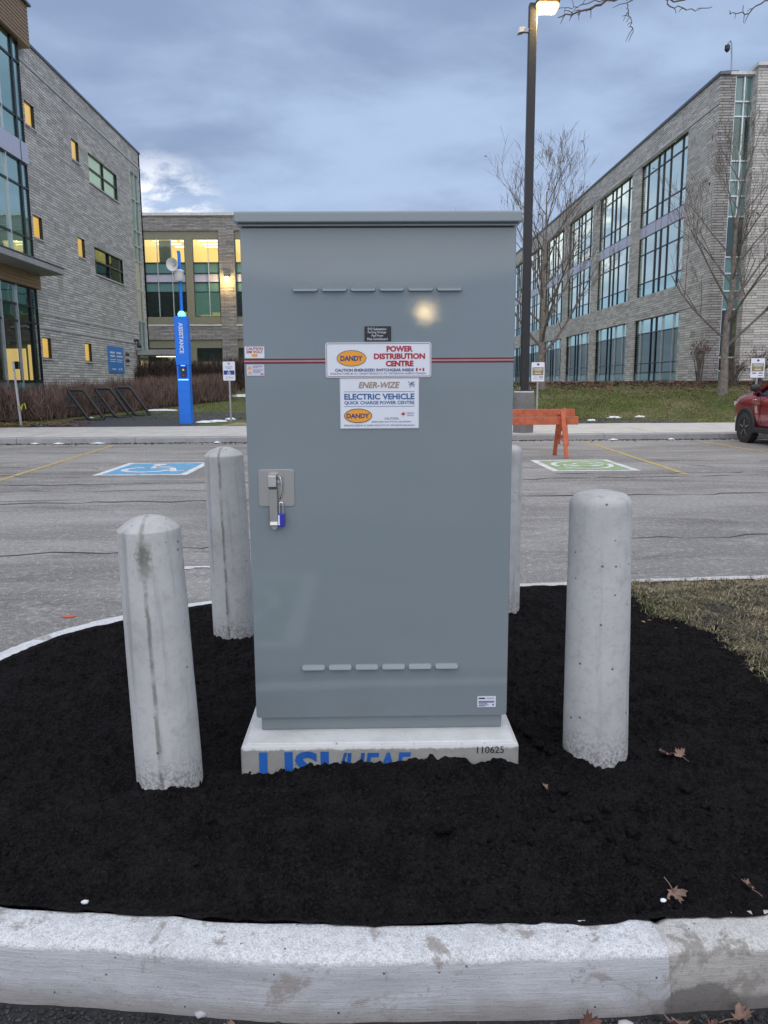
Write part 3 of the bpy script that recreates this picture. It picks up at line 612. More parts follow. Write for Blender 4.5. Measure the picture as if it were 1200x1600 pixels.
# blades of grass: triangles collected into one object
def blades(name, px, py, pz, hgt, wid, mat, lean=.6, parent=None):
    n = len(px); a = rng.uniform(0, 6.28, n); b = rng.uniform(0, 6.28, n); L = rng.uniform(0, lean, n) * hgt
    wx, wy = np.cos(a) * wid / 2, np.sin(a) * wid / 2; mx, my = np.cos(b) * L * .4, np.sin(b) * L * .4
    V = np.stack([np.stack([px - wx, py - wy, pz], 1), np.stack([px + wx, py + wy, pz], 1), np.stack([px + mx + wx * .7, py + my + wy * .7, pz + hgt * .6], 1), np.stack([px + np.cos(b) * L, py + np.sin(b) * L, pz + hgt * (1 - .35 * L / np.maximum(hgt, 1e-4))], 1), np.stack([px + mx - wx * .7, py + my - wy * .7, pz + hgt * .6], 1)], 1)
    k = (np.arange(n) * 5)[:, None]; F = np.concatenate([k + np.array([[0, 1, 2]]), k + np.array([[0, 2, 4]]), k + np.array([[4, 2, 3]])])
    o = np_mesh(name, V.reshape(-1, 3), F, mat, parent); tag(o, kind='stuff'); return o
def edge_x(y): return 1.60 + .12 * np.sin(y * 2.3) + .25 * (vnoise(y * 3.1, y * 0 + 2, 9) - .5) + .25 * sstep(y, 4.6, 5.1) * -1 + .1
n = 95000; gx2 = rng.uniform(1.1, 3.4, n); gy2 = rng.uniform(2.4, 5.2, n)
pk = inside(gx2, gy2, path) & (gx2 > edge_x(gy2) + rng.exponential(.05, n) - .06) & (vnoise(gx2 * 5, gy2 * 5, 77) + .5 * vnoise(gx2 * 13, gy2 * 13, 78) > rng.uniform(.15, .85, n)); gx2, gy2 = gx2[pk], gy2[pk]
hz, _ = soil_h(gx2, gy2); hh = rng.uniform(.012, .034, len(gx2)); gr = vnoise(gx2 * 2.5, gy2 * 2.5, 90) > rng.uniform(.52, 1.05, len(gx2))
turf = MB(); Xt = np.arange(1.3, 4.6, .03); Yt = np.arange(1.95, 5.25, .03); tx, ty = np.meshgrid(Xt, Yt); tz, tD = soil_h(tx, ty)
tz = tz + .012 - .05 * sstep(edge_x(ty) + .25 * (vnoise(tx * 8, ty * 8, 55) - .5) - tx, -.10, .10)
ti = inside(tx.ravel(), ty.ravel(), path).reshape(tx.shape); I = np.arange(tx.size).reshape(tx.shape); mk = ti[:-1, :-1] & ti[1:, 1:] & ti[1:, :-1] & ti[:-1, 1:] & (tx[:-1, :-1] > edge_x(ty[:-1, :-1]) - .4)
turf = np_mesh('worn_turf', np.stack([tx.ravel(), ty.ravel(), tz.ravel()], 1), np.stack([I[:-1, :-1], I[:-1, 1:], I[1:, 1:], I[1:, :-1]], -1)[mk], 'turf_worn', smooth=True); tag(turf, kind='structure')
blades('dry_grass', gx2[~gr], gy2[~gr], hz[~gr] + .008, hh[~gr], .0042, 'grass_straw', 2.4); blades('green_grass', gx2[gr], gy2[gr], hz[gr] + .008, hh[gr], .0042, 'grass_dull', 2.0)
# loose stones along the front kerb
n = 2600; sx = rng.uniform(-1.3, 1.6, n); si = np.array([int(np.argmin(np.hypot(path[:npth // 2, 0] - a, path[:npth // 2, 1] - 1.8))) for a in sx]); off = .168 + rng.exponential(.05, n)
scatter_lumps('loose_gravel', np.stack([path[si, 0] + rng.uniform(-.01, .01, n) + outw[si, 0] * off, path[si, 1] + outw[si, 1] * off, np.full(n, .006)], 1), np.clip(rng.lognormal(-5.75, .45, n), .0015, .010), 'stone_grey', seed=8)
bpy.data.objects['loose_gravel'].data.materials.clear(); pm('gravel_dark', (.03, .03, .033), .9, rand=.9); bpy.data.objects['loose_gravel'].data.materials.append(MATS['gravel_dark'])

# ------------------------------------------------------------------ buildings
# a facade: plane at origin O, horizontal unit vector U, outward normal Nn; coordinates (u, z)
class Face:
    def __init__(s, O, U, Nn): s.O = Vector(O); s.U = Vector(U); s.N = Vector(Nn)
    def p(s, u, z, d=0.0): return s.O + s.U * u + s.N * d + Vector((0, 0, z))
    def wall(s, u0, u1, z0, z1, holes, depth, name, mat, parent):
        us = sorted({u0, u1, *[h[0] for h in holes], *[h[1] for h in holes]}); zs = sorted({z0, z1, *[h[2] for h in holes], *[h[3] for h in holes]})
        us = [u for u in us if u0 <= u <= u1]; zs = [z for z in zs if z0 <= z <= z1]; mb = MB()
        for a, b in zip(us[:-1], us[1:]):
            for c, e in zip(zs[:-1], zs[1:]):
                um, zm = (a + b) / 2, (c + e) / 2
                if any(h[0] < um < h[1] and h[2] < zm < h[3] for h in holes): continue
                mb.quad(s.p(a, c), s.p(b, c), s.p(b, e), s.p(a, e))
        for (a, b, c, e) in [h[:4] for h in holes]:
            a, b, c, e = max(a, u0), min(b, u1), max(c, z0), min(e, z1)
            for (q, r) in (((a, c), (b, c)), ((b, c), (b, e)), ((b, e), (a, e)), ((a, e), (a, c))): mb.quad(s.p(*q), s.p(*r), s.p(*r, -depth), s.p(*q, -depth))
        return mb.build(name, mat, parent, recalc=False)
    def slab(s, mb, u0, u1, z0, z1, d0, d1):
        P = [s.p(u, z, dd) for dd in (d0, d1) for (u, z) in ((u0, z0), (u1, z0), (u1, z1), (u0, z1))]
        mb.add(P, [(0, 1, 2, 3), (7, 6, 5, 4), (0, 4, 5, 1), (1, 5, 6, 2), (2, 6, 7, 3), (3, 7, 4, 0)]); return mb
    def part(s, u0, u1, z0, z1, d0, d1, name, mat, parent): return s.slab(MB(), u0, u1, z0, z1, d0, d1).build(name, mat, parent)
    def window(s, us, zs, depth, parent, frame='alu_dark', pane='glass_teal', fw=.06, fd=.09, pmap=None, vlight=(), thick=(), skip=(), name='window'):
        mb = MB(); u0, u1, z0, z1 = us[0], us[-1], zs[0], zs[-1]
        for i, u in enumerate(us):
            w2 = fw * (1.8 if i in thick else 1) / 2; a = max(u - w2, u0); b = min(u + w2, u1)
            if i in vlight: continue
            s.slab(mb, a, b, z0, z1, -depth - .03, -depth + fd)
        for j, z in enumerate(zs): s.slab(mb, u0 + .002, u1 - .002, max(z - fw / 2, z0), min(z + fw / 2, z1), -depth - .02, -depth + fd - .012)
        root = mb.build(name, frame, parent)
        if vlight:
            for i in vlight: s.slab(MB(), us[i] - fw * .4, us[i] + fw * .4, z0, z1, -depth - .03, -depth + fd + .02).build('mullion', 'alu_light', root)
        for i in range(len(us) - 1):
            for j in range(len(zs) - 1):
                if (i, j) in skip: continue
                pn = (pmap or {}).get((i, j), (pmap or {}).get((None, j), pane)); t = [random.uniform(-.004, .004) for _ in range(3)]
                a, b, c, e = us[i] + fw * .3, us[i + 1] - fw * .3, zs[j] + fw * .3, zs[j + 1] - fw * .3
                MB().quad(s.p(a, c, -depth + t[0]), s.p(b, c, -depth + t[1]), s.p(b, e, -depth + t[2]), s.p(a, e, -depth + t[0] + t[2] - t[1])).build('pane', pn, root, recalc=False)
        return root
    def room(s, u0, u1, z0, z1, depth, deep, mat, parent, lamps=(), floor='room_dark', lampm='lamp_panel', extra=()):
        mb = MB(); d0 = -depth - .05; d1 = -depth - deep
        mb.quad(s.p(u0, z0, d1), s.p(u1, z0, d1), s.p(u1, z1, d1), s.p(u0, z1, d1)); mb.quad(s.p(u0, z1, d0), s.p(u1, z1, d0), s.p(u1, z1, d1), s.p(u0, z1, d1))
        mb.quad(s.p(u0, z0, d0), s.p(u0, z1, d0), s.p(u0, z1, d1), s.p(u0, z0, d1)); mb.quad(s.p(u1, z0, d0), s.p(u1, z1, d0), s.p(u1, z1, d1), s.p(u1, z0, d1))
        r = mb.build('room_interior', mat, parent, recalc=False); MB().quad(s.p(u0, z0 + .003, d0), s.p(u1, z0 + .003, d0), s.p(u1, z0 + .003, d1), s.p(u0, z0 + .003, d1)).build('room_floor', floor, r, recalc=False)
        for (u, dd, wu, wd) in lamps: s.slab(MB(), u - wu / 2, u + wu / 2, z1 - .06, z1 - .02, -depth - dd - wd, -depth - dd).build('ceiling_lamp', lampm, r)
        for (a, b, c, e, dd, mt) in extra: s.slab(MB(), a, b, c, e, -depth - dd - .08, -depth - dd).build('partition', mt, r)
        return r

# --- left wing: long side wall along +y, curtain wall bay in front
LB = empty('masonry_building', (-13.4, 40, 0), 'three-storey grey masonry wing with bronze fascia and glazed bay on the left', 'building')
LF = Face((-13.4, 0, 0), (0, 1, 0), (1, 0, 0))
smalls = [(y0, y0 + .92, z1 - h, z1) for (z1, h) in ((12.47, .9), (8.2, .88), (3.4, .85)) for y0 in (32.88, 37.72)]
wides = [(39.86, 44.15, 11.08, 12.42), (39.9, 44.36, 6.82, 8.12)]
strip = (46.72, 48.22, 0.6, 13.36)
LF.wall(32.25, 48.69, -.3, 14.70, smalls + wides + [strip], .15, 'wall', 'masonry', LB)
MB().box(-32, -13.4, 48.45, 48.69, -.3, 14.70).build('wall', 'masonry', LB)
m2 = MB(); m2.box(-32, -13.42, 18, 48.44, 14.45, 14.6); m2.build('roof', 'coping', LB)
LF.part(32.25, 48.75, 14.70, 14.80, -.35, .05, 'coping', 'coping', LB)
for z in (13.87, 4.38, 3.80): LF.part(32.25, 46.70 if z < 13.3 else 48.69, z - .05, z + .05, -.02, .03, 'string_course', 'stone_band', LB)
for (a, b, c, e) in smalls:
    wn = LF.window([a, b], [c, e], .10, LB, pane='glass_clear', fw=.07); LF.part(a - .06, b + .06, c - .07, c - .005, -.19, .06, 'sill', 'stone_band', wn)
    LF.room(a - .3, b + .8, c - 1.2, e + .25, .22, 1.6, 'room_amber', wn)
for k, (a, b, c, e) in enumerate(wides):
    wn = LF.window([a, (a + b) / 2, b], [c, (c + e) / 2, e], .10, LB, pane='glass_teal' if k == 1 else 'glass_coated', fw=.07); LF.part(a - .06, b + .06, c - .07, c - .005, -.19, .06, 'sill', 'stone_band', wn)
    LF.room(a - .2, b + .2, c - .9, e + .3, .22, 3, 'room_dark' if k == 1 else 'room_glow', wn)
zs = [.6, 1.0, 2.85, 3.05, 5.1, 6.9, 8.5, 9.35, 10.2, 11.9, 13.36]
wn = LF.window([46.72, 47.45, 48.22], zs, .10, LB, frame='alu_light', pane='glass_teal', fw=.07, pmap={(None, 2): 'glass_spandrel', (None, 4): 'glass_clear', (None, 5): 'glass_clear', (None, 1): 'glass_clear'})
LF.room(46.5, 48.4, .6, 2.9, .22, 2.5, 'room_lit', wn); LF.room(46.5, 48.4, 5.0, 8.5, .22, 2.5, 'room_warm', wn); LF.room(46.5, 48.4, 8.52, 13.3, .22, 2.5, 'room_warm', wn)
# entrance canopy past the corner
cp = MB().box(-13.35, -11.2, 45.9, 49.9, 3.12, 3.42).build('entrance_canopy', 'concrete_slab', LB); MB().box(-12.9, -11.7, 48.2, 48.5, 3.08, 3.115).build('canopy_lamp', 'lamp_panel', cp)
MB().box(-12.2, -11.75, 48.3, 48.75, 0.3, 3.118).build('canopy_pillar', 'masonry', LB)
# vent grille beside the blue board
vg = LF.part(43.72, 44.42, 2.45, 3.38, -.01, .03, 'vent_grille', 'louvre_grey', LB)
for k in range(5): LF.part(43.78, 44.36, 2.52 + k * .17, 2.61 + k * .17, .03, .075, 'louvre', 'plastic_dark' if k % 2 else 'coping_light', vg)
wc = LF.part(45.55, 45.85, 3.86, 3.98, .0, .22, 'wall_camera', 'plastic_dark', LB)
MB().tube([(-13.2, 45.7, 3.86), (-13.15, 45.7, 3.6), (-13.15, 45.7, 3.5)], [.05, .14, .10], 10).build('camera_dome', 'plastic_dark', wc)
# projecting glazed bay
CW = Face((-13.2, 0, 0), (0, 1, 0), (1, 0, 0))
vy = [21.3, 22.6, 23.9, 25.2, 26.5, 27.8, 29.06, 30.36, 31.62, 32.22]
rooms_u = (19.9, 32.2)
w1 = CW.window(vy, [10.62, 11.45, 13.5, 14.25], .05, LB, pane='glass_bay', fw=.075, fd=.06, thick=(8,), vlight=(5, 7), name='curtain_wall')
CW.room(21.3, 32.2, 10.2, 14.2, .1, 5, 'room_dim', w1)
w2 = CW.window(vy, [6.3, 7.1, 8.95, 9.85], .05, LB, pane='glass_bay', fw=.075, fd=.06, thick=(8,), vlight=(5, 7), name='curtain_wall')
CW.room(21.3, 32.2, 6.0, 9.8, .1, 5, 'room_dim', w2)
CW.part(21.3, 32.26, 9.87, 10.60, -.08, .07, 'spandrel_panel', 'spandrel', LB); CW.part(31.58, 31.62, 9.86, 10.61, .072, .08, 'panel_joint', 'alu_dark', LB)
w3 = CW.window(vy, [1.0, 1.62, 3.86, 4.48, 5.2], .05, LB, pane='glass_clear', fw=.075, fd=.06, thick=(8,), vlight=(5, 6, 7), pmap={(None, 0): 'glass_spandrel', (None, 3): 'glass_bay', (None, 2): 'glass_teal'}, name='curtain_wall')
CW.room(21.3, 32.2, .7, 5.15, .1, 5.5, 'room_dark', w3, extra=((32.0, 32.1, 1.0, 3.05, .25, 'room_lit'),))
MB().box(-14.5, -13.75, 32.02, 32.1, 1.0, 2.9).build('partition', 'room_lit', w3); MB().box(-14.2, -13.9, 31.98, 32.015, 2.1, 2.4).build('wall_screen', 'blind', w3); MB().box(-17.5, -14.9, 32.02, 32.1, 1.0, 3.6).build('partition', 'room_warm', w3)
fa = CW.part(21.3, 32.9, 14.27, 15.80, -.3, .16, 'bronze_fascia', 'bronze_siding', LB)
for k in range(11): CW.part(21.3, 32.905, 14.30 + k * .137, 14.40 + k * .137, .16, .178, 'siding_board', 'bronze_siding', fa)
CW.part(21.3, 33.05, 15.80, 15.88, -.4, .28, 'coping', 'coping', LB)
fb = CW.part(21.3, 32.35, 5.20, 5.74, -.2, .12, 'bronze_fascia', 'bronze_siding', LB)
for k in range(4): CW.part(21.3, 32.355, 5.22 + k * .13, 5.32 + k * .13, .12, .138, 'siding_board', 'bronze_siding', fb)
sl = MB().prism([(-13.3, 5.74), (-12.3, 5.78), (-12.18, 5.80), (-12.18, 6.0), (-13.3, 6.02)], 'y', 21.3, 32.58).build('canopy_slab', 'concrete_slab', LB)
MB().box(-13.25, -12.16, 21.3, 32.60, 6.02, 6.06).build('flashing', 'coping', sl)
LF.part(21.3, 32.25, 14.25, 14.70, -.4, -.1, 'wall', 'masonry', LB); MB().box(-13.5, -13.22, 21.0, 32.24, 5.16, 6.3).build('wall', 'masonry', LB)
MB().box(-32, -13.4, 20.9, 21.28, -.3, 15.7).build('wall', 'masonry', LB)

# --- far block across the back
FB = empty('masonry_building', (-6, 64, 0), 'far masonry block with lit yellow offices and olive window panels between the wings', 'building')
FF = Face((0, 64, 0), (1, 0, 0), (0, -1, 0)); bays = [-17.70, -10.58, -3.46]
ups = [(b, b + 5.91, 6.16, 13.27) for b in bays]; lows = [(b, b + 5.91, 2.2, 4.95) for b in bays]
FF.wall(-24, 3.2, -.2, 14.37, ups + lows, .30, 'wall', 'masonry_grey', FB)
FF.part(-24, 3.3, 14.37, 14.58, -.4, .12, 'coping', 'coping_light', FB); MB().box(-24, 3.15, 64.4, 69, 13.9, 14.1).build('roof', 'coping', FB); MB().box(2.9, 3.2, 64.01, 69, -.2, 14.37).build('wall', 'masonry_grey', FB)
for bi_, b in enumerate(bays):
    us = [(b + .05, b + 3.22), (b + 3.84, b + 5.86)]
    holes = [(a, e, z0, z1) for (a, e) in us for (z0, z1) in ((6.71, 12.65),)]
    pf = Face((0, 64.12, 0), (1, 0, 0), (0, -1, 0)); pf.wall(b, b + 5.91, 6.16, 13.27, holes, .10, 'olive_panel', 'olive_panel', FB)
    pf.wall(b, b + 5.91, 2.2, 4.95, [(a, e, 3.2, 4.28) for (a, e) in us], .10, 'olive_panel', 'olive_panel', FB)
    FF.part(b - .02, b + 5.93, 5.98, 6.09, -.02, .06, 'string_course', 'coping_light', FB)
    for k, (a, e) in enumerate(us):
        cols = [a, a + 1.0, e - 1.05, e] if k == 0 else [a, (a + e) / 2 + .18, e]
        lit = (bi_ + k) != 4
        wn = pf.window(cols, [6.71, 8.62, 9.36, 10.04, 10.86, 12.65], .08, FB, pane='glass_clear', fw=.07, vlight=(1, 2) if k == 0 else (1,), pmap={(None, 2): 'spandrel', (None, 3): 'glass_spandrel', (None, 1): 'glass_spandrel', (None, 0): 'glass_teal'})
        pf.window([a, (a + e) / 2, e], [3.2, 4.28], .08, FB, pane='glass_teal', fw=.08)
        lam = [(a + (e - a) * f, dd, .75, .34) for f in (.15, .5, .85) for dd in (.8, 2.2, 3.6, 5.0)]
        pf.room(a - .05, e + .05, 10.7, 12.95, .12, 6.2, 'room_lit' if lit else 'room_warm', wn, lam)
        if k == 0: pf.slab(MB(), a + 1.1, e - 1.1, 10.85, 12.6, -.30, -.24).build('window_blind', 'blind', wn)
        pf.room(a - .05, e + .05, 6.5, 9.4, .12, 5, 'room_dark' if k == 0 else 'room_dim', wn, extra=((a + .2, a + (e - a) * .55, 6.75, 6.95, .9, 'room_lit'), (e - .9, e - .1, 6.75, 7.15, 1.1, 'room_lit')) if k else ((e - .9, e - .1, 6.75, 7.2, .9, 'room_lit'),))
        pf.room(a - .05, e + .05, 2.9, 4.5, .12, 2, 'room_dark', wn)
wlp = MB().box(-11.36, -11.04, 63.62, 63.97, 9.72, 9.86).build('wall_lamp', 'plastic_dark', FB); MB().box(-11.33, -11.07, 63.64, 63.9, 9.60, 9.715).build('lamp_lens', 'lamp_orange', wlp)
ld = bpy.data.lights.new('wall_lamp_light', 'POINT'); ld.energy = 95; ld.color = (1, .66, .22); ld.shadow_soft_size = .12
lo = bpy.data.objects.new('wall_lamp_light', ld); col.objects.link(lo); lo.location = (-11.2, 63.45, 9.45)

# --- right wing: tall grid of glazed bays receding, glazed slot at its end
RB = empty('masonry_building', (15, 50, 0), 'long masonry wing with tall gridded windows receding behind the lamp post on the right', 'building')
RF = Face((15.0, 0, 0), (0, 1, 0), (-1, 0, 0)); by = [(38.7 + 7.88 * i, 45.2 + 7.88 * i) for i in range(7)]
hol = [(a, b, 1.47, 4.80) for a, b in by] + [(a, b, 6.05, 13.05) for a, b in by]
RF.wall(35.48, 95, 0, 14.28, hol, .22, 'wall', 'masonry', RB)
RF.part(35.40, 95, 14.28, 14.40, -.4, .06, 'coping', 'coping', RB)
RF.part(35.44, 95, 1.02, 1.40, -.02, .05, 'plinth', 'concrete_slab', RB)
RF.part(35.48, 95, 13.12, 13.20, -.02, .03, 'string_course', 'stone_band', RB); RF.part(35.48, 38.68, 4.84, 4.92, -.02, .025, 'string_course', 'stone_band', RB)
for i, (a, b) in enumerate(by):
    cols = [a + f for f in (0, .9, 2.4, 3.35, 4.1, 5.6, 6.5)]
    near = i < 5
    wn = RF.window(cols, [1.47, 1.92, 2.42, 4.05, 4.80], .15, RB, pane='glass_low', fw=.055, fd=.05, thick=(3, 4), vlight=(1, 2, 5) if near else (), pmap={(None, 0): 'glass_spandrel', (None, 3): 'glass_teal'})
    RF.part(a - .05, b + .05, 1.40, 1.465, -.22, .08, 'sill', 'stone_band', wn)
    ex = [(a + random.uniform(.5, 5), 0, 0, 0, 0, 0)]
    ex = [(a + u, a + u + w_, 1.6, z, dd, mt) for (u, w_, z, dd, mt) in ((random.uniform(.4, 2), .9, 3.6, 3.2, 'room_warm'), (random.uniform(3, 5), .7, 3.0, 2.4, 'room_glow'), (random.uniform(2, 4), .5, 2.6, 1.5, 'room_wall'))]
    RF.room(a - .2, b + .2, 1.45, 4.6, .26, 5.5, 'room_warm' if i in (0, 1, 3) else 'room_dim', wn, [(a + u, dd, .5, .3) for u, dd in ((1.4, 1.6), (4.6, 2.6))], extra=ex)
    w2_ = RF.window(cols, [6.05, 6.78, 8.32, 9.23], .15, RB, pane='glass_coated', fw=.055, fd=.05, thick=(3, 4), pmap={(None, 0): 'glass_teal'})
    RF.room(a - .2, b + .2, 6.0, 9.3, .26, 6, 'room_glow', w2_, [(a + 2, 2, 1.2, .3), (a + 5, 2.5, 1.2, .3)])
    RF.part(a, b, 9.24, 9.80, -.20, -.12, 'spandrel_panel', 'spandrel', RB)
    for u in cols[1:-1]: RF.part(u - .015, u + .015, 9.245, 9.795, -.12, -.113, 'panel_joint', 'alu_dark', RB)
    w3_ = RF.window(cols, [9.81, 10.58, 12.42, 13.05], .15, RB, pane='glass_coated', fw=.055, fd=.05, thick=(3, 4))
    RF.room(a - .2, b + .2, 9.75, 13.2, .26, 6, 'room_glow', w3_, [(a + 2, 2, 1.2, .3), (a + 5, 2.5, 1.2, .3)])
EF = Face((0, 35.48, 0), (1, 0, 0), (0, -1, 0))
EF.wall(15.0, 15.66, 0, 14.28, [], .3, 'wall', 'masonry_grey', RB); MB().quad((15.66, 35.48, 0), (15.66, 36.2, 0), (15.66, 36.2, 14.28), (15.66, 35.48, 14.28)).build('wall', 'masonry_grey', RB)
EF.part(15.0, 16.55, 14.28, 14.40, -.6, .06, 'coping', 'coping_light', RB)
zz = [1.2, 1.9, 2.5, 4.6, 5.4, 6.15, 6.85, 8.55, 9.4, 10.05, 10.85, 12.65, 13.25, 14.28]
wn = EF.window([15.68, 16.08, 16.46], zz, .16, RB, frame='alu_light', pane='glass_spandrel', fw=.06, pmap={(None, 2): 'glass_clear', (None, 1): 'glass_clear', (None, 6): 'glass_teal', (None, 10): 'glass_teal'}, vlight=(0,))
EF.room(15.5, 16.7, 1.9, 4.7, .2, 4, 'room_dark', wn, extra=((15.66, 15.86, 3.75, 3.95, .4, 'lamp_panel'), (15.66, 15.86, 3.48, 3.68, .4, 'lamp_panel'))); EF.room(15.5, 16.7, 6.9, 8.6, .2, 4, 'room_dark', wn); EF.room(15.5, 16.7, 10.9, 12.6, .2, 4, 'room_dark', wn, extra=((15.68, 15.9, 11.05, 11.4, .4, 'lamp_panel'),))
MB().box(16.46, 42, 35.16, 36.1, 0, 14.52).build('wall', 'masonry', RB); MB().box(16.40, 42, 35.08, 36.2, 14.52, 14.66).build('coping', 'coping_light', RB)
MB().box(15.3, 42, 36.3, 94.9, 13.9, 14.05).build('roof', 'coping', RB); MB().box(15.01, 42, 94.7, 95, 0, 14.2).build('wall', 'masonry', RB)
rc = empty('roof_camera', (16.5, 38.0, 14.05), 'small security camera on a bent pole on the right roof corner', 'camera')
MB().box(16.2, 16.8, 37.8, 38.2, 14.05, 15.3).build('mast_base', 'coping', rc)
MB().tube([(16.53, 38, 15.3), (16.50, 38, 16.0), (16.46, 38, 16.5), (16.40, 38, 16.62), (16.30, 38, 16.5)], .035, 8).build('mast', 'galvanised', rc)
MB().lathe([(.02, .0), (.11, -.04), (.12, -.22), (.05, -.32)][::-1], 12, (16.28, 38, 16.46)).build('camera_housing', 'plastic_dark', rc)
# blue board on the left wing
bb = empty('wall_sign', (-13.37, 42.1, 2.1), 'blue information board with white lines on the left masonry wall', 'sign')
LF.part(40.9, 43.35, 2.08, 3.42, .005, .06, 'board', 'sign_blue', bb)
mb = MB()
for (a, b, z, h) in ((41.1, 41.85, 3.05, .09), (42.15, 42.95, 3.05, .09), (41.1, 41.85, 2.88, .08), (42.15, 43.15, 2.88, .08), (41.1, 42.0, 2.72, .04), (42.15, 43.1, 2.72, .04), (41.1, 41.9, 2.62, .04), (42.15, 43.0, 2.62, .04), (41.3, 41.95, 2.22, .06), (42.4, 42.6, 2.20, .10), (42.75, 42.95, 2.20, .13)): mb.quad(LF.p(a, z, .063), LF.p(b, z, .063), LF.p(b, z + h, .063), LF.p(a, z + h, .063))
mb.build('print', 'sign_white', bb, recalc=False)

# ------------------------------------------------------------------ power cabinet on its pad
FY = 2.545
pad = empty('concrete_pad', (.02, 2.9, .1), 'low concrete pad with blue painted letters under the grey cabinet', 'pad')
mb = MB(); nx, ny = 40, 24
x0, x1, y0, y1 = PAD
bmv = []
MB().box(x0, x1, y0, y1, .08, .300).build('pad_block', 'concrete_pad', pad, bevel=.012, segs=2)
MB().box(x0 + .014, x1 - .014, y0 + .014, y1 - .014, .29, .3055).build('pad_top', 'concrete_pad_top', pad, bevel=.003, segs=1)
mb = MB(); yy = y0 - .0016
put_text(mb, 'USI', -.383, -.150, .165, .283, yy, .03); put_text(mb, '/UEAE', -.125, .125, .185, .276, yy, .02, .12)
mb.build('painted_letters', 'sprayed_blue', pad, recalc=False)
mb = MB(); put_text(mb, '110625', .348, .438, .268, .292, yy, 0.0); mb.build('stamped_date', 'print_black', pad, recalc=False)

cab = empty('electrical_cabinet', (.03, 2.8, .30), 'tall grey steel electrical cabinet with warning labels standing on the concrete pad', 'cabinet')
MB().box(-.388, .448, FY + .022, FY + .62, .3065, .375).build('plinth', 'cabinet_paint', cab, bevel=.003)
MB().box(-.396, .456, FY + .030, FY + .62, .365, 1.985).build('body', 'cabinet_paint', cab, bevel=.004)
MB().prism(rrect(-.402, .462, .360, 1.976, .010, 3), 'y', FY, FY + .027).build('door', 'cabinet_paint', cab, bevel=.005, segs=3)
lid = MB(); lid.prism([(FY - .042, 1.984), (FY - .042, 2.012), (FY - .038, 2.017), (FY + .66, 2.030), (FY + .66, 1.984)], 'x', -.412, .472)
lid.build('roof_lid', 'cabinet_paint', cab, bevel=.004)
MB().box(-.404, .464, FY - .020, FY + .64, 1.977, 1.9835).build('drip_edge', 'cabinet_paint', cab)
def capsule(cx, cz, L, h, y, proud):
    mb = MB(); n = 24; r = h / 2; vs = []
    P0 = [((L / 2 - r) * (1 if math.cos(a) >= 0 else -1), math.cos(a), math.sin(a)) for a in [2 * math.pi * (k + .5) / n for k in range(n)]]
    ring = ((1.0, 0.0), (.97, .35), (.90, .70), (.78, .92), (.60, 1.0), (.25, 1.0))
    for sc, dd in ring: vs += [(cx + bx + r * ca * sc, y - proud * dd * (.62 - .44 * sa * sc), cz + r * sa * sc) for (bx, ca, sa) in P0]
    m = len(ring); fs = [(q * n + k, q * n + (k + 1) % n, (q + 1) * n + (k + 1) % n, (q + 1) * n + k) for q in range(m - 1) for k in range(n)] + [tuple(range((m - 1) * n, m * n))]
    return mb.add(vs, fs)
for zc in (1.790, .542):
    for k in range(6):
        mb = capsule(-.2425 + .0408 + k * .0908, zc, .0815, .0185, FY + .0005, .016); mb.build('vent_louvre', 'cabinet_paint', cab, smooth=True)
# red double stripe either side of the sign
for (a, b) in ((-.402, -.1425), (.1965, .462)):
    MB().box(a, b, FY - .0007, FY + .001, 1.5705, 1.5755).build('red_stripe', 'stripe_red', cab); MB().box(a, b, FY - .0005, FY + .001, 1.5655, 1.5705).build('pale_stripe', 'stripe_pink', cab); MB().box(a, b, FY - .0007, FY + .001, 1.5600, 1.5655).build('red_stripe', 'stripe_red', cab)
Y1 = FY - .0026; Y2 = FY - .0034; Y3 = FY - .0040
def plate(name, x0, x1, z0, z1, r, mat='sign_white', th=.0026): return MB().prism(rrect(x0, x1, z0, z1, r), 'y', FY - th, FY + .001).build(name, mat, cab)
def pr(parent, mat, fn, name='print'): mb = MB(); fn(mb); return mb.build(name, mat, parent, recalc=False)
def maple2(mb, cx, cz, s, y):
    P = [(0, .5), (.1, .3), (.22, .36), (.18, .12), (.36, .22), (.40, .10), (.5, .08), (.40, -.06), (.2, -.2), (.22, -.26), (.03, -.23), (.03, -.5)]
    P = P + [(-a, b) for a, b in P[::-1]]; P = P[:-1]; mb.add([(cx + a * s, y, cz + b * s) for a, b in P], [tuple(range(len(P)))[::-1]])
# power distribution sign
s1 = plate('power_sign', -.142, .196, 1.515, 1.6245, .008); s1['label'] = 'white sign reading POWER DISTRIBUTION CENTRE in red'
pr(s1, 'stripe_red', lambda m: stroke2(m, rrect(-.1385, .1925, 1.5185, 1.621, .006), .0014, Y2, closed=True), 'border')
pr(s1, 'print_orange', lambda m: disc2(m, -.059, 1.5755, .0465, .0245, Y2, 40), 'oval')
pr(s1, 'print_black', lambda m: stroke2(m, arc(-.059, 1.5755, .0465, .0245, 0, 360, 48), .0013, Y3), 'oval_rim')
pr(s1, 'print_navy', lambda m: (put_text(m, 'DANDY', -.0945, -.024, 1.5672, 1.5835, Y3, .035), put_text(m, 'CAUTION ENERGIZED SWITCHGEAR INSIDE', -.112, .140, 1.5335, 1.5428, Y2, .03), put_text(m, 'MANUFACTURED BY A.C. DANDY PRODUCTS LTD. WETASKIWIN ALBERTA CANADA', -.127, .179, 1.5240, 1.5300, Y2, 0.0)), 'lettering')
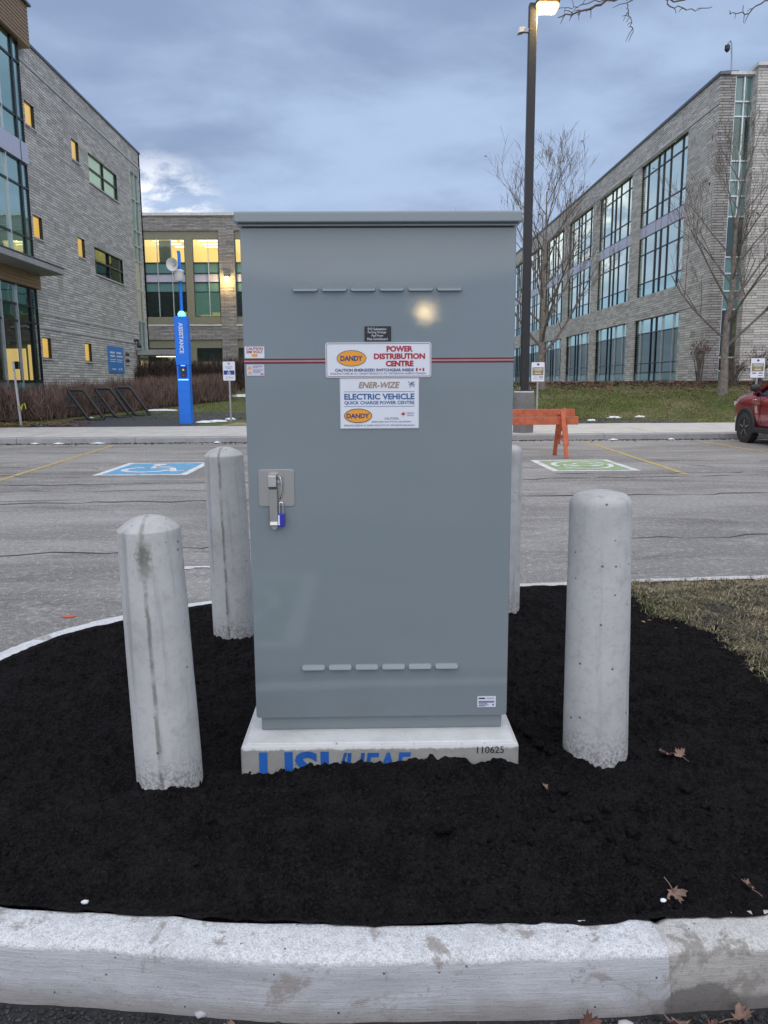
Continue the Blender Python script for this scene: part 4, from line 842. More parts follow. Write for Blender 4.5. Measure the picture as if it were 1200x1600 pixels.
pr(s1, 'print_red', lambda m: (put_text(m, 'POWER', .053, .137, 1.5950, 1.6135, Y2, .045), put_text(m, 'DISTRIBUTION', .0125, .176, 1.5720, 1.5905, Y2, .045), put_text(m, 'CENTRE', .050, .139, 1.5490, 1.5675, Y2, .055), m.quad((.147, Y2, 1.534), (.1525, Y2, 1.534), (.1525, Y2, 1.544), (.147, Y2, 1.544)), m.quad((.168, Y2, 1.534), (.1735, Y2, 1.534), (.1735, Y2, 1.544), (.168, Y2, 1.544)), maple2(m, .1602, 1.539, .009, Y2)), 'lettering')
# vehicle charge sign
s2 = plate('charge_sign', -.098, .157, 1.351, 1.513, .002, th=.0024); s2['label'] = 'white sign reading ELECTRIC VEHICLE QUICK CHARGE POWER CENTRE'
pr(s2, 'print_grey', lambda m: stroke2(m, [(-.0965, 1.3525), (.1555, 1.3525), (.1555, 1.5115), (-.0965, 1.5115)], .0012, Y2, closed=True), 'border')
pr(s2, 'print_bronze', lambda m: put_text(m, 'ENER-WIZE', -.038, .095, 1.481, 1.5005, Y2, .03, .25), 'lettering')
pr(s2, 'print_blue', lambda m: (put_text(m, 'ELECTRIC VEHICLE', -.084, .142, 1.4445, 1.4635, Y2, .03), put_text(m, 'QUICK CHARGE POWER CENTRE', -.084, .142, 1.4275, 1.4400, Y2, .02), m.quad((-.085, Y2, 1.4690), (.143, Y2, 1.4690), (.143, Y2, 1.4702), (-.085, Y2, 1.4702)), m.quad((-.085, Y2, 1.4222), (.143, Y2, 1.4222), (.143, Y2, 1.4234), (-.085, Y2, 1.4234)),
    [stroke2(m, q, .0022, Y2 - i * .0001) for i, q in enumerate(([(.122, 1.5015), (.131, 1.493), (.143, 1.501)], [(.127, 1.482), (.133, 1.494), (.141, 1.484)], [(.124, 1.490), (.135, 1.497), (.143, 1.489)], [(.134, 1.5015), (.131, 1.488)]))]), 'lettering')
pr(s2, 'print_orange', lambda m: disc2(m, -.0400, 1.393, .0440, .0220, Y2, 40), 'oval')
pr(s2, 'print_black', lambda m: stroke2(m, arc(-.0400, 1.393, .0440, .0220, 0, 360, 48), .0018, Y3), 'oval_rim')
pr(s2, 'print_navy', lambda m: (put_text(m, 'DANDY', -.0775, -.0040, 1.3850, 1.4005, Y3, .035), put_text(m, 'CAUTION', .045, .090, 1.3800, 1.3870, Y2, .0), put_text(m, 'ENERGIZED ELECTRICAL EQUIPMENT', .004, .132, 1.3700, 1.3755, Y2, .0), put_text(m, 'MANUFACTURED BY AC DANDY PRODUCTS LTD. WETASKIWIN AB CANADA', -.085, .143, 1.3590, 1.3645, Y2, .0), put_text(m, 'MADE IN', .117, .140, 1.3990, 1.4030, Y2), put_text(m, 'CANADA', .117, .140, 1.3915, 1.3958, Y2)), 'lettering')
pr(s2, 'print_red', lambda m: maple2(m, .1060, 1.3975, .0145, Y2), 'maple_emblem')
# black tag, stickers, rating plate
s3 = plate('black_tag', -.0175, .0685, 1.6268, 1.6755, .001, 'print_black', .0022); pr(s3, 'print_grey', lambda m: stroke2(m, [(-.0175, 1.6268), (.0685, 1.6268), (.0685, 1.6755), (-.0175, 1.6755)], .0012, FY - .003, closed=True), 'border')
pr(s3, 'sign_white', lambda m: (put_text(m, 'EV2 Substation', -.006, .052, 1.6625, 1.6705, FY - .003), put_text(m, 'Parking Orange', -.006, .052, 1.6510, 1.6600, FY - .003), put_text(m, 'Fed From', .006, .042, 1.6425, 1.6495, FY - .003), put_text(m, 'Main Switchboard', -.008, .056, 1.6315, 1.6395, FY - .003)), 'lettering')
s4 = plate('caution_sticker', -.3985, -.3365, 1.5775, 1.6135, .0015, th=.0015)
pr(s4, 'print_red', lambda m: (put_text(m, 'CAUTION', -.3940, -.3410, 1.6035, 1.6115, FY - .0022, .03), put_text(m, '208 VOLT', -.3940, -.3410, 1.5930, 1.6015, FY - .0022, .03)), 'lettering'); pr(s4, 'print_orange', lambda m: disc2(m, -.368, 1.5865, .0105, .0048, FY - .0022), 'oval')
s5 = plate('warning_sticker', -.3945, -.3385, 1.5225, 1.5575, .0015, 'sticker_lilac', .0015)
pr(s5, 'print_orange', lambda m: m.add([(-.3915, FY - .0022, 1.5435), (-.3795, FY - .0022, 1.5435), (-.3855, FY - .0022, 1.5545), (-.3910, FY - .0022, 1.5285), (-.3790, FY - .0022, 1.5285), (-.3850, FY - .0022, 1.5390)], [(0, 1, 2), (3, 4, 5)]), 'warning_triangle')
pr(s5, 'print_grey', lambda m: [m.quad((-.375, FY - .0022, z), (b, FY - .0022, z), (b, FY - .0022, z + .0012), (-.375, FY - .0022, z + .0012)) for z, b in ((1.5530, -.342), (1.5500, -.344), (1.5470, -.358), (1.5410, -.342), (1.5375, -.346), (1.5345, -.350), (1.5315, -.352))], 'lettering')
pr(s5, 'print_red', lambda m: disc2(m, -.346, 1.5275, .005, .0018, FY - .0022), 'oval')
s6 = plate('rating_plate', .360, .4235, .3905, .4295, .001, th=.0016)
pr(s6, 'print_navy', lambda m: [m.quad((.364, FY - .0023, z), (b, FY - .0023, z), (b, FY - .0023, z + h), (.364, FY - .0023, z + h)) for z, b, h in ((.4205, .386, .0045), (.4205, .3861, .0045), (.4105, .418, .0028), (.4065, .418, .0022), (.4020, .394, .002), (.3975, .400, .002), (.3940, .388, .0018))] and disc2(m, .414, .399, .003, .003, FY - .0023), 'lettering')
pr(s6, 'print_grey', lambda m: m.quad((.391, FY - .0023, .4215), (.418, FY - .0023, .4215), (.418, FY - .0023, .4240), (.391, FY - .0023, .4240)), 'lettering')
# swing handle
hp = MB().prism(rrect(-.369, -.2515, 1.0985, 1.2205, .010), 'y', FY - .003, FY + .001).build('handle_plate', 'steel_brushed', cab, bevel=.001)
hx0, hx1 = -.3325, -.3065
hb = MB(); prof_h = [(FY - .004, 1.205), (FY - .030, 1.208), (FY - .038, 1.202), (FY - .040, 1.168), (FY - .022, 1.158), (FY - .020, 1.050), (FY - .026, 1.040), (FY - .024, 1.036), (FY - .014, 1.046), (FY - .014, 1.160), (FY - .032, 1.170), (FY - .031, 1.198), (FY - .004, 1.197)]
hb.prism(prof_h, 'x', hx0, hx1).build('handle', 'steel_brushed', cab, bevel=.001)
MB().prism(arc(-.3195, 1.045, .0135, .024, 180, 360, 12) + [(hx1, 1.048), (hx0, 1.048)], 'y', FY - .013, FY - .004).build('handle_tongue', 'steel_brushed', cab, bevel=.001)
MB().tube([(-.303, FY - .012, 1.200), (-.296, FY - .020, 1.196), (-.2925, FY - .022, 1.180), (-.293, FY - .022, 1.150), (-.298, FY - .018, 1.128), (-.304, FY - .012, 1.120)], .0035, 8).build('hasp_loop', 'chrome', cab, smooth=True)
MB().lathe([(.0085, 0), (.0085, .010), (.006, .013)], 16).xf(Matrix.Translation((-.3005, FY - .003, 1.182)) @ Matrix.Rotation(R(90), 4, 'X')).build('lock_cylinder', 'chrome', cab, smooth=True)
pk_ = empty('padlock', (-.295, FY - .02, 1.04), 'small blue padlock hanging from the cabinet handle', 'padlock')
MB().box(-.3050, -.2845, FY - .027, FY - .009, 1.034, 1.0785).build('lock_body', 'blue_lock', pk_, bevel=.003)
MB().tube([(-.3005, FY - .018, 1.075), (-.3005, FY - .018, 1.108)] + [(-.2948 + .0057 * math.cos(R(a)), FY - .018, 1.108 + .0065 * math.sin(R(a))) for a in range(180, -1, -30)][1:] + [(-.2891, FY - .018, 1.075)], .0024, 8).build('shackle', 'chrome', pk_, smooth=True)
MB().box(-.3052, -.2995, FY - .0276, FY - .0265, 1.040, 1.073).build('lock_label', 'sign_white', pk_)

# ------------------------------------------------------------------ bollards
def bollard(x, y, r, ztop, tilt, rz, dome, mat, label):
    z0 = .02; H = ztop - z0; mb = MB(); prof = [(r * 1.015, 0), (r * .995, H * .25), (r * .97, H * .5), (r * .945, H * .75)]; r = r * (.945 if dome == 'round' else .925)
    if dome == 'round': prof += [(r * .975, H - .050)] + [(r * .975 - .045 + .045 * math.cos(R(a)), H - .050 + .042 * math.sin(R(a))) for a in range(15, 91, 15)] + [(r * .35, H - .002), (.004, H)]
    else: prof += [(r * .978, H - .046), (r * .972, H - .042)] + [(r * .972 * q, H - .042 * q ** 2.4) for q in (.985, .9, .75, .6, .45, .3, .15)] + [(.004, H)]
    pp = []
    for (a, b) in zip(prof[:-1], prof[1:]):
        k = max(1, int(abs(b[1] - a[1]) / .02)); pp += [(a[0] + (b[0] - a[0]) * t / k, a[1] + (b[1] - a[1]) * t / k) for t in range(k)]
    pp.append(prof[-1]); sd_ = int(abs(x * 997 + y * 131))
    def fn(a, z, rr):
        s = 1 + .012 * (float(vnoise(np.array(a * 1.6 + 9), np.array(z * 5.0), sd_)) - .5) + .006 * (float(vnoise(np.array(a * 7), np.array(z * 30.0), sd_ + 1)) - .5)
        dd = abs((a - 1.5 * math.pi + math.pi) % (2 * math.pi) - math.pi)
        if dome != 'round': s += .022 * max(0, 1 - dd / .06)
        return s
    mb.lathe(pp, 56, fn=fn); o = mb.build('concrete_bollard', mat, local=True, smooth=True)
    o.location = (x, y, z0); o.rotation_euler = (tilt[0], tilt[1], rz); tag(o, label, 'bollard', 'concrete bollards round the cabinet'); return o
# base centre, radius, top height, lean
bollard(-.668, 2.42, .106, 1.095, (R(0), R(-1.7), 0), R(2), 'cap', 'bollard_seamed', 'front left concrete bollard leaning left with a dark stained vertical seam')
bollard(-.715, 3.93, .107, 1.185, (R(0), R(-1.3), 0), R(-4), 'seam', 'bollard_thin_seam', 'rear left concrete bollard with a seam, partly behind the cabinet')
bollard(.735, 4.32, .106, 1.16, (R(0), R(-.5), 0), R(130), 'round', 'bollard_plain', 'rear right concrete bollard mostly hidden behind the cabinet')
bollard(.785, 2.57, .111, 1.140, (R(0), R(.9), 0), R(150), 'round', 'bollard_plain', 'front right pitted concrete bollard with a rounded top')

# ------------------------------------------------------------------ lamp post
def lamp_post(x, y, zb, H, label, energy, side=1, base=True):
    r = empty('street_lamp', (x, y, zb), label, 'street lamp')
    if base:
        b = MB().lathe([(.265, 0), (.27, .5), (.27, 1.02), (.255, 1.06)], 28, (x, y, zb), lambda a, z, rr: 1 + .015 * math.sin(a * 3 + z * 4)).build('concrete_footing', 'concrete_dark', r, smooth=True)
        MB().lathe([(.262, 1.055), (.262, 1.085), (.24, 1.09)], 28, (x, y, zb)).build('footing_rim', 'concrete_pad', r, smooth=True); z1 = zb + 1.09
    else: z1 = zb
    MB().box(x - .17, x + .17, y - .17, y + .17, z1, z1 + .03).build('base_plate', 'pole_black', r)
    for sx in (-.14, .14):
        for sy in (-.14, .14): MB().lathe([(.018, 0), (.018, .07), (.012, .075)], 8, (x + sx, y + sy, z1 + .03)).build('anchor_bolt', 'galvanised', r)
    mb = MB(); a, t = .105, .095; P = [(-1, -1), (1, -1), (1, 1), (-1, 1)]
    mb.add([(x + a * p, y + a * q, z1 + .03) for p, q in P] + [(x + t * p, y + t * q, zb + H) for p, q in P], [(0, 1, 5, 4), (1, 2, 6, 5), (2, 3, 7, 6), (3, 0, 4, 7), (4, 5, 6, 7)]); mb.build('pole', 'pole_black', r, bevel=.015)
    zt = zb + H
    MB().box(x - .08 + side * .12, x + .08 + side * .12, y - .05, y + .05, zt - .16, zt - .06).build('arm', 'pole_black', r)
    MB().prism([(x + side * .10, zt - .02), (x + side * .62, zt - .0), (x + side * .66, zt + .06), (x + side * .60, zt + .14), (x + side * .10, zt + .14)], 'y', y - .24, y + .24).build('lamp_head', 'pole_black', r, bevel=.01)
    MB().box(min(x + side * .06, x + side * .6), max(x + side * .06, x + side * .6), y - .22, y + .22, zt - .17, zt - .022).build('lamp_lens', 'lamp_warm', r, bevel=.06, segs=3)
    l = bpy.data.lights.new('street_lamp_light', 'POINT'); l.energy = energy; l.color = (1, .70, .30); l.shadow_soft_size = .15
    lo = bpy.data.objects.new('street_lamp_light', l); col.objects.link(lo); lo.parent = r; lo.location = (side * .34, -.12, H - .22)
    return r
lp1 = lamp_post(4.05, 20.75, .152, 10.42, 'tall black lamp post with a lit orange lamp on a round concrete footing', 420)
fm = empty('pole_floodlight', (3.93, 20.75, 9.85), 'small floodlight clamped high on the black lamp post', 'floodlight')
MB().box(3.80, 3.955, 20.70, 20.80, 9.93, 10.01).build('bracket', 'galvanised', fm); MB().prism([(3.70, 9.90), (3.83, 9.93), (3.85, 10.03), (3.74, 10.03)], 'y', 20.66, 20.84).build('housing', 'galvanised', fm); MB().prism([(3.675, 9.88), (3.70, 9.895), (3.735, 10.02), (3.715, 10.02)], 'y', 20.67, 20.83).build('lens', 'plastic_white', fm)
gl = empty('street_lamp', (2.62, -33.0, 0), 'globe lamp in the lot behind the viewer, seen as a glint on the cabinet door', 'street lamp')
MB().lathe([(.11, 0), (.11, .3), (.06, .32), (.05, 4.55)], 16, (2.62, -33, 0)).build('pole', 'pole_black', gl, smooth=True); emit('lamp_globe', (1.0, .74, .36), 120)
MB().lathe([(.02, 4.55)] + [(.075 * math.sin(R(a)), 4.82 - .27 * math.cos(R(a))) for a in range(15, 170, 15)] + [(.02, 5.09)], 20, (2.62, -33, 0)).build('lamp_globe', 'lamp_globe', gl, smooth=True)

# ------------------------------------------------------------------ emergency assistance tower
tw = empty('assistance_tower', (-6.07, 25.95, .15), 'bright blue emergency assistance tower with a green beacon and loudspeaker mast', 'help point')
tx0, tx1, ty0, ty1 = -6.265, -5.875, 25.85, 26.2
MB().box(tx0, tx1, ty0, ty1, .15, 1.62).build('lower_housing', 'tower_blue', tw, bevel=.015); MB().box(tx0 - .02, tx1 + .02, ty0 - .02, ty1, 2.08, 3.62).build('upper_housing', 'tower_blue', tw, bevel=.015)
MB().box(tx0 + .02, tx1 - .02, ty0 + .10, ty1, 1.6, 2.1).build('niche_back', 'tower_blue', tw); MB().box(tx0, tx0 + .05, ty0, ty1 - .01, 1.615, 2.085).build('niche_side', 'tower_blue', tw); MB().box(tx1 - .05, tx1, ty0, ty1 - .01, 1.615, 2.085).build('niche_side', 'tower_blue', tw)
cpn = MB().box(-6.16, -5.99, ty0 + .05, ty0 + .098, 1.68, 2.02).build('call_panel', 'plastic_dark', tw)
MB().lathe([(.035, 0), (.035, .02)], 14).xf(Matrix.Translation((-6.07, ty0 + .05, 1.93)) @ Matrix.Rotation(R(90), 4, 'X')).build('call_button', 'plastic_white', cpn); MB().lathe([(.03, 0), (.03, .02)], 14).xf(Matrix.Translation((-6.07, ty0 + .05, 1.75)) @ Matrix.Rotation(R(90), 4, 'X')).build('call_button', 'print_red', cpn)
MB().box(-6.14, -6.01, ty0 + .02, ty0 + .08, 2.055, 2.078).build('niche_lamp', 'niche_light', tw); MB().box(tx0 + .03, tx1 - .03, ty0 - .004, ty0 + .06, 1.595, 1.635).build('niche_lamp', 'niche_light', tw)
mb = MB(); put_text(mb, 'ASSISTANCE', -6.14, -6.005, 2.45, 3.42, ty0 - .023, .02, rot=-90); mb.build('lettering', 'sign_white', tw, recalc=False)
MB().lathe([(.11, 3.62), (.12, 3.66), (.12, 3.72), (.07, 3.79), (.03, 3.80)], 20, (-6.07, 26.02, 0)).build('beacon', 'beacon', tw, smooth=True)
MB().tube([(-6.07, 26.05, 3.62), (-6.07, 26.05, 5.58), (-6.09, 26.05, 5.66)], .052, 12).build('mast', 'tower_blue', tw, smooth=True)
MB().lathe([(.06, .0), (.075, .10), (.11, .20), (.20, .28), (.205, .30), (.19, .295), (.10, .21), (.04, .15), (.03, .24), (.01, .25)], 22).xf(Matrix.Translation((-6.14, 25.95, 5.24)) @ Matrix.Rotation(R(-14), 4, 'Z') @ Matrix.Rotation(R(98), 4, 'X')).build('loudspeaker', 'plastic_white', tw, smooth=True)
MB().lathe([(.12, 4.72), (.15, 4.76), (.15, 4.98), (.17, 5.0), (.17, 5.04), (.10, 5.08)], 20, (-6.08, 25.95, 0)).build('camera_housing', 'plastic_white', tw, smooth=True)
MB().box(-6.26, -6.10, 25.88, 26.02, 4.95, 5.06).build('mounting_box', 'plastic_white', tw, bevel=.01)

# ------------------------------------------------------------------ small sign posts
def sign_post(x, y, zb, z0, z1, wd, label, kind, lean=0):
    r = empty('parking_sign', (x, y, zb), label, 'sign'); MB().box(x - .028, x + .028, y + .012, y + .05, zb - .1, z1 - .03).build('post', 'galvanised', r)
    for z in np.arange(zb + .2, z0 - .05, .16): MB().lathe([(.009, 0), (.009, .004)], 8).xf(Matrix.Translation((x, y + .011, float(z))) @ Matrix.Rotation(R(90), 4, 'X')).build('post_hole', 'plastic_dark', r) if False else None
    p = MB().prism(rrect(x - wd / 2, x + wd / 2, z0, z1, .025), 'y', y, y + .010).build('sign_plate', 'sign_white', r); Y = y - .003; h = z1 - z0
    bars = lambda m, L: [m.quad((x + a * wd, Y - .003, z0 + b * h), (x + c_ * wd, Y - .003, z0 + b * h), (x + c_ * wd, Y - .003, z0 + (b + t) * h), (x + a * wd, Y - .003, z0 + (b + t) * h)) for a, c_, b, t in L]
    if kind == 'wheel':
        m = MB(); m.quad((x - .45 * wd, Y, z0 + .31 * h), (x + .45 * wd, Y, z0 + .31 * h), (x + .45 * wd, Y, z0 + .53 * h), (x - .45 * wd, Y, z0 + .53 * h)); m.build('blue_band', 'sign_navy', p, recalc=False)
        m = MB(); wheelchair(m, x, z0 + .42 * h, .20 * h / .9, Y - .004, 'xz', .13); m.build('wheelchair_symbol', 'sign_white', p, recalc=False)
        m = MB(); maple2(m, x, z0 + .88 * h, .10, Y); bars(m, [(-.32, .32, .70, .035), (-.2, .2, .62, .025), (-.3, .1, .18, .02), (.0, .35, .14, .02), (-.3, -.1, .09, .02)]); m.build('print', 'print_grey', p, recalc=False)
    else:
        m = MB(); m.quad((x - .43 * wd, Y, z0 + .32 * h), (x + .43 * wd, Y, z0 + .32 * h), (x + .43 * wd, Y, z0 + .74 * h), (x - .43 * wd, Y, z0 + .74 * h)); m.build('olive_band', 'sign_olive', p, recalc=False)
        m = MB(); bars(m, [(-.34, .34, .665, .035), (-.38, .38, .60, .035), (-.25, .25, .54, .03), (-.24, .24, .40, .055)]); m.build('print', 'coping_light', p, recalc=False)
        m = MB(); maple2(m, x, z0 + .88 * h, .11, Y); bars(m, [(.08, .40, .21, .045), (-.35, 0, .22, .02), (.05, .38, .12, .02), (-.34, -.02, .12, .02)] if kind == 'a' else [(-.38, -.08, .21, .05), (.08, .40, .21, .05), (.05, .38, .09, .025)]); m.build('print', 'print_navy', p, recalc=False)
    return r
sign_post(-4.68, 26.4, .2, 1.58, 2.20, .40, 'white parking sign with a blue wheelchair band beside the cabinet', 'wheel')
sign_post(5.52, 26.0, .2, 1.49, 2.11, .43, 'white and brown parking sign on a grey post beside the lamp footing', 'a')
sign_post(12.8, 26.0, .2, 1.57, 2.20, .46, 'white and brown parking sign behind the red car', 'b')
# leaning stake with ribbon
stk = empty('survey_stake', (-11.24, 25.45, .15), 'thin pale stake with a yellow ribbon in front of the left hedge', 'stake')
MB().bar((-11.24, 25.45, .1), (-11.34, 25.45, 2.21), .06, .05).build('stake', 'wood_grey', stk)
mb = MB(); mb.tube([(-11.28, 25.41, .82), (-11.2, 25.38, .80), (-11.16, 25.36, .70), (-11.12, 25.36, .85), (-11.05, 25.38, .90), (-11.02, 25.38, .72)], .018, 5); pm('ribbon_yellow', (.55, .52, .05), .6); mb.build('ribbon', 'ribbon_yellow', stk)

# ------------------------------------------------------------------ barricades
def barricade(x0, x1, y, zc, wd, spread, h, label, xleg):
    r = empty('barricade', ((x0 + x1) / 2, y, 0), label, 'barricade', 'orange wooden barricades beside the cabinet')
    MB().box(x0, x1, y - .045, y - .008, zc - wd / 2, zc + wd / 2).build('plank', 'wood_orange', r, bevel=.006, segs=1)
    for xl in xleg:
        MB().bar((xl, y - .052, h), (xl + .04, y - spread / 2, 0.0), .075, .04, (0, 1, 0)).build('leg', 'wood_orange', r); MB().bar((xl - .045, y - .004, h - .08), (xl - .03, y + spread / 2, 0.0), .075, .04, (0, 1, 0)).build('leg', 'wood_orange', r)
        MB().bar((xl + .02, y - spread * .26, h * .42), (xl + .02, y + spread * .24, h * .42), .04, .07).build('brace', 'wood_orange', r)
    return r
barricade(1.7, 4.135, 15.58, .722, .16, .72, .95, 'nearer orange barricade with its plank end and legs right of the cabinet', (2.1, 3.80))
barricade(2.2, 4.82, 18.5, .765, .17, .6, .86, 'farther orange barricade whose plank shows just above the nearer one', (2.6, 4.56))

# ------------------------------------------------------------------ bike racks
def rack(x, y, zb, label):
    r = empty('bike_rack', (x, y, zb), label, 'bike rack', 'black bike racks by the hedge')
    def P(u, v): return (x + u + .72 * (1 - v), y + u * .25 - .10 * (1 - v), zb + .03 + v * 1.02)
    pts = []
    for (cu, cv, a0) in ((.42, .92, 0), (.10, .92, 90), (.10, .08, 180), (.42, .08, 270)):
        for k in range(6): a = R(a0 + 90 * k / 5); pts.append(P(cu + .09 * math.cos(a), cv + .075 * math.sin(a)))
    MB().tube(pts, .055, 10, closed=True).build('frame_loop', 'tube_black', r, smooth=True)
    for u in (.12, .2, .28, .36): MB().tube([P(u, .97), P(u - .3, .75), P(u - .42, .45)], .03, 6).build('bar', 'tube_black', r)
    for v in (.97, .75, .45): q = {.97: 0, .75: -.3, .45: -.42}[v]; MB().tube([P(.05 + q, v - .005), P(.45 + q, v - .005)], .03, 6).build('bar', 'tube_black', r)
    MB().tube([P(.0, .04), (x + .15, y + .0, zb + .02)], .02, 6).build('foot', 'tube_black', r); return r
for (x, y, lb) in ((-10.45, 27.4, 'nearest black tube bike rack by the hedge, leftmost of three'), (-9.85, 28.4, 'middle black tube bike rack of the three by the hedge'), (-9.35, 29.1, 'farthest black tube bike rack by the hedge, rightmost of three')): rack(x, y, float(gz(x, y)), lb)

# ------------------------------------------------------------------ trees
def tree(name, x, y, H, spread, seed, label, r0=.13, trunk_h=.22, leaves=30, leafm='amber_leaf', lean=0, nmain=9, up=.62, depth=4, twig_r=.010):
    g = random.Random(seed); zb = float(gz(x, y)) - .05; root = empty(name, (x, y, zb), label, 'tree'); tk = MB(); cr = MB(); tips = []
    def grow(p, d, L, r, lev):
        n = 4 if lev < 2 else 3; pts = [p]; q = p; dd = d.copy()
        for i in range(n):
            dd = (dd + Vector((g.uniform(-1, 1), g.uniform(-1, 1), g.uniform(-.3, .9))) * (.11 if lev < 3 else .17)).normalized(); q = q + dd * (L / n); pts.append(q)
        rr = [max(r * (1 - .62 * i / n), twig_r * .5) for i in range(n + 1)]; cr.tube(pts, rr, 6 if lev < 2 else (4 if lev == 2 else 3), caps=False)
        if lev >= depth: tips.append(pts[-1]); return
        for k in range(g.choice((3, 4)) if lev < depth - 1 else g.choice((3, 4, 5))):
            t = g.uniform(.28, 1.0); i = min(int(t * n), n - 1); b = pts[i].lerp(pts[i + 1], t * n - i); ax = Vector((g.uniform(-1, 1), g.uniform(-1, 1), g.uniform(-.2, .8))).normalized()
            nd = (dd * .85 + ax * .62 + Vector((0, 0, .16))).normalized(); grow(b, nd, L * g.uniform(.42, .68), rr[i] * .55, lev + 1)
    pts = [Vector((x, y, zb))]; hh = H * .86
    for i in range(1, 9): pts.append(Vector((x + lean * i / 8 + g.uniform(-.05, .05), y + g.uniform(-.05, .05), zb + hh * i / 8)))
    rr = [r0 * 1.25] + [r0 * (1 - .9 * i / 8) for i in range(1, 9)]; tk.tube(pts, rr, 12).build('trunk', 'bark', root, smooth=True)
    for k in range(nmain):
        t = trunk_h + (1 - trunk_h) * (k + g.uniform(0, .8)) / nmain; i = min(int(t * 8), 7); b = pts[i].lerp(pts[i + 1], t * 8 - i); a = k * 2.4 + g.uniform(-.4, .4)
        nd = Vector((math.cos(a), math.sin(a), up + t * .7)).normalized(); grow(b, nd, spread * (1.15 - .6 * t), max(rr[i] * .42, .02), 1)
    tips.append(pts[-1]); c = cr.build('crown', 'twig', root, recalc=False)
    if leaves:
        m = MB()
        for k in range(leaves):
            p = g.choice(tips[:max(4, len(tips) * 2 // 3)]) + Vector((g.uniform(-.1, .1),) * 3); s = g.uniform(.06, .13); a = g.uniform(0, 6); u = Vector((math.cos(a), math.sin(a), g.uniform(-.6, .6))) * s; v = Vector((-math.sin(a), math.cos(a), g.uniform(-1, .2))) * s
            m.add([p, p + u * .6 + v * .3, p + u + v, p + v * .7 - u * .2], [(0, 1, 2, 3)])
        o = m.build('leaves', leafm, c, recalc=False); tag(o, kind='stuff')
    return root
tree('bare_tree', 7.15, 33.0, 9.2, 3.5, 3, 'bare tree with a few amber leaves behind the black lamp post', r0=.17, trunk_h=.16, leaves=60, nmain=20, up=.85)
tree('bare_tree', 14.0, 31.2, 9.6, 3.5, 9, 'bare tree with two rising stems before the right wing\'s end', r0=.17, trunk_h=.22, leaves=26, leafm='red_litter', nmain=18, up=.75, lean=.2)
# near tree to the right whose twigs hang into the top of the view
nt = tree('bare_tree', 6.6, 8.3, 8.5, 2.6, 21, 'near bare tree whose dark twigs reach in along the top edge', r0=.16, trunk_h=.62, leaves=0, nmain=7)
cr = MB(); g = random.Random(5)
def limb(pts, r0, r1, seed, nspur=10):
    gg = random.Random(seed); P = [Vector(p) for p in pts]; Q = []
    for a, b in zip(P[:-1], P[1:]):
        for i in range(5): Q.append(a.lerp(b, i / 5) + Vector((gg.uniform(-1, 1), gg.uniform(-1, 1), gg.uniform(-1, 1))) * .014)
    Q.append(P[-1]); n = len(Q); r0, r1 = r0 * .62, r1 * .7; cr.tube(Q, [r0 + (r1 - r0) * i / (n - 1) for i in range(n)], 6)
    for k in range(nspur):
        i = gg.randrange(n // 3, n); d = (Vector((gg.uniform(-1, .2), gg.uniform(-1, 1), gg.uniform(-1, .6)))).normalized(); L = gg.uniform(.03, .14); e = Q[i] + d * L
        cr.tube([Q[i], Q[i] + d * L * .5 + Vector((0, 0, .01)), e], [r1 * 1.1, r1, r1 * .6], 5)
limb([(6.6, 8.3, 4.3), (5.2, 8.2, 5.3), (3.9, 8.1, 5.6), (3.0, 8.0, 5.35), (2.55, 8, 5.12), (2.2, 8, 5.0), (1.98, 8, 4.92), (1.80, 8, 4.88)], .05, .006, 1, 22)
limb([(2.32, 8.0, 5.04), (2.1, 8, 5.02), (1.95, 8.0, 4.97), (1.80, 8, 4.955)], .009, .004, 2, 4)
limb([(2.62, 8.0, 5.15), (2.46, 8, 5.0), (2.47, 8.0, 4.90), (2.52, 8, 4.76)], .010, .005, 3, 10)
limb([(3.9, 8.1, 5.6), (3.4, 8.2, 5.30), (2.95, 8.1, 5.05), (2.78, 8.1, 5.14), (2.9, 8.1, 5.03), (3.1, 8.1, 4.995), (3.30, 8.1, 5.02)], .016, .005, 4, 8)
limb([(4.6, 8.2, 5.5), (4.2, 8.1, 5.2), (3.80, 8.1, 5.06), (3.62, 8.1, 4.96), (3.48, 8.1, 4.955)], .02, .005, 6, 8)
cr.build('limb', 'twig', nt, recalc=False, smooth=True)

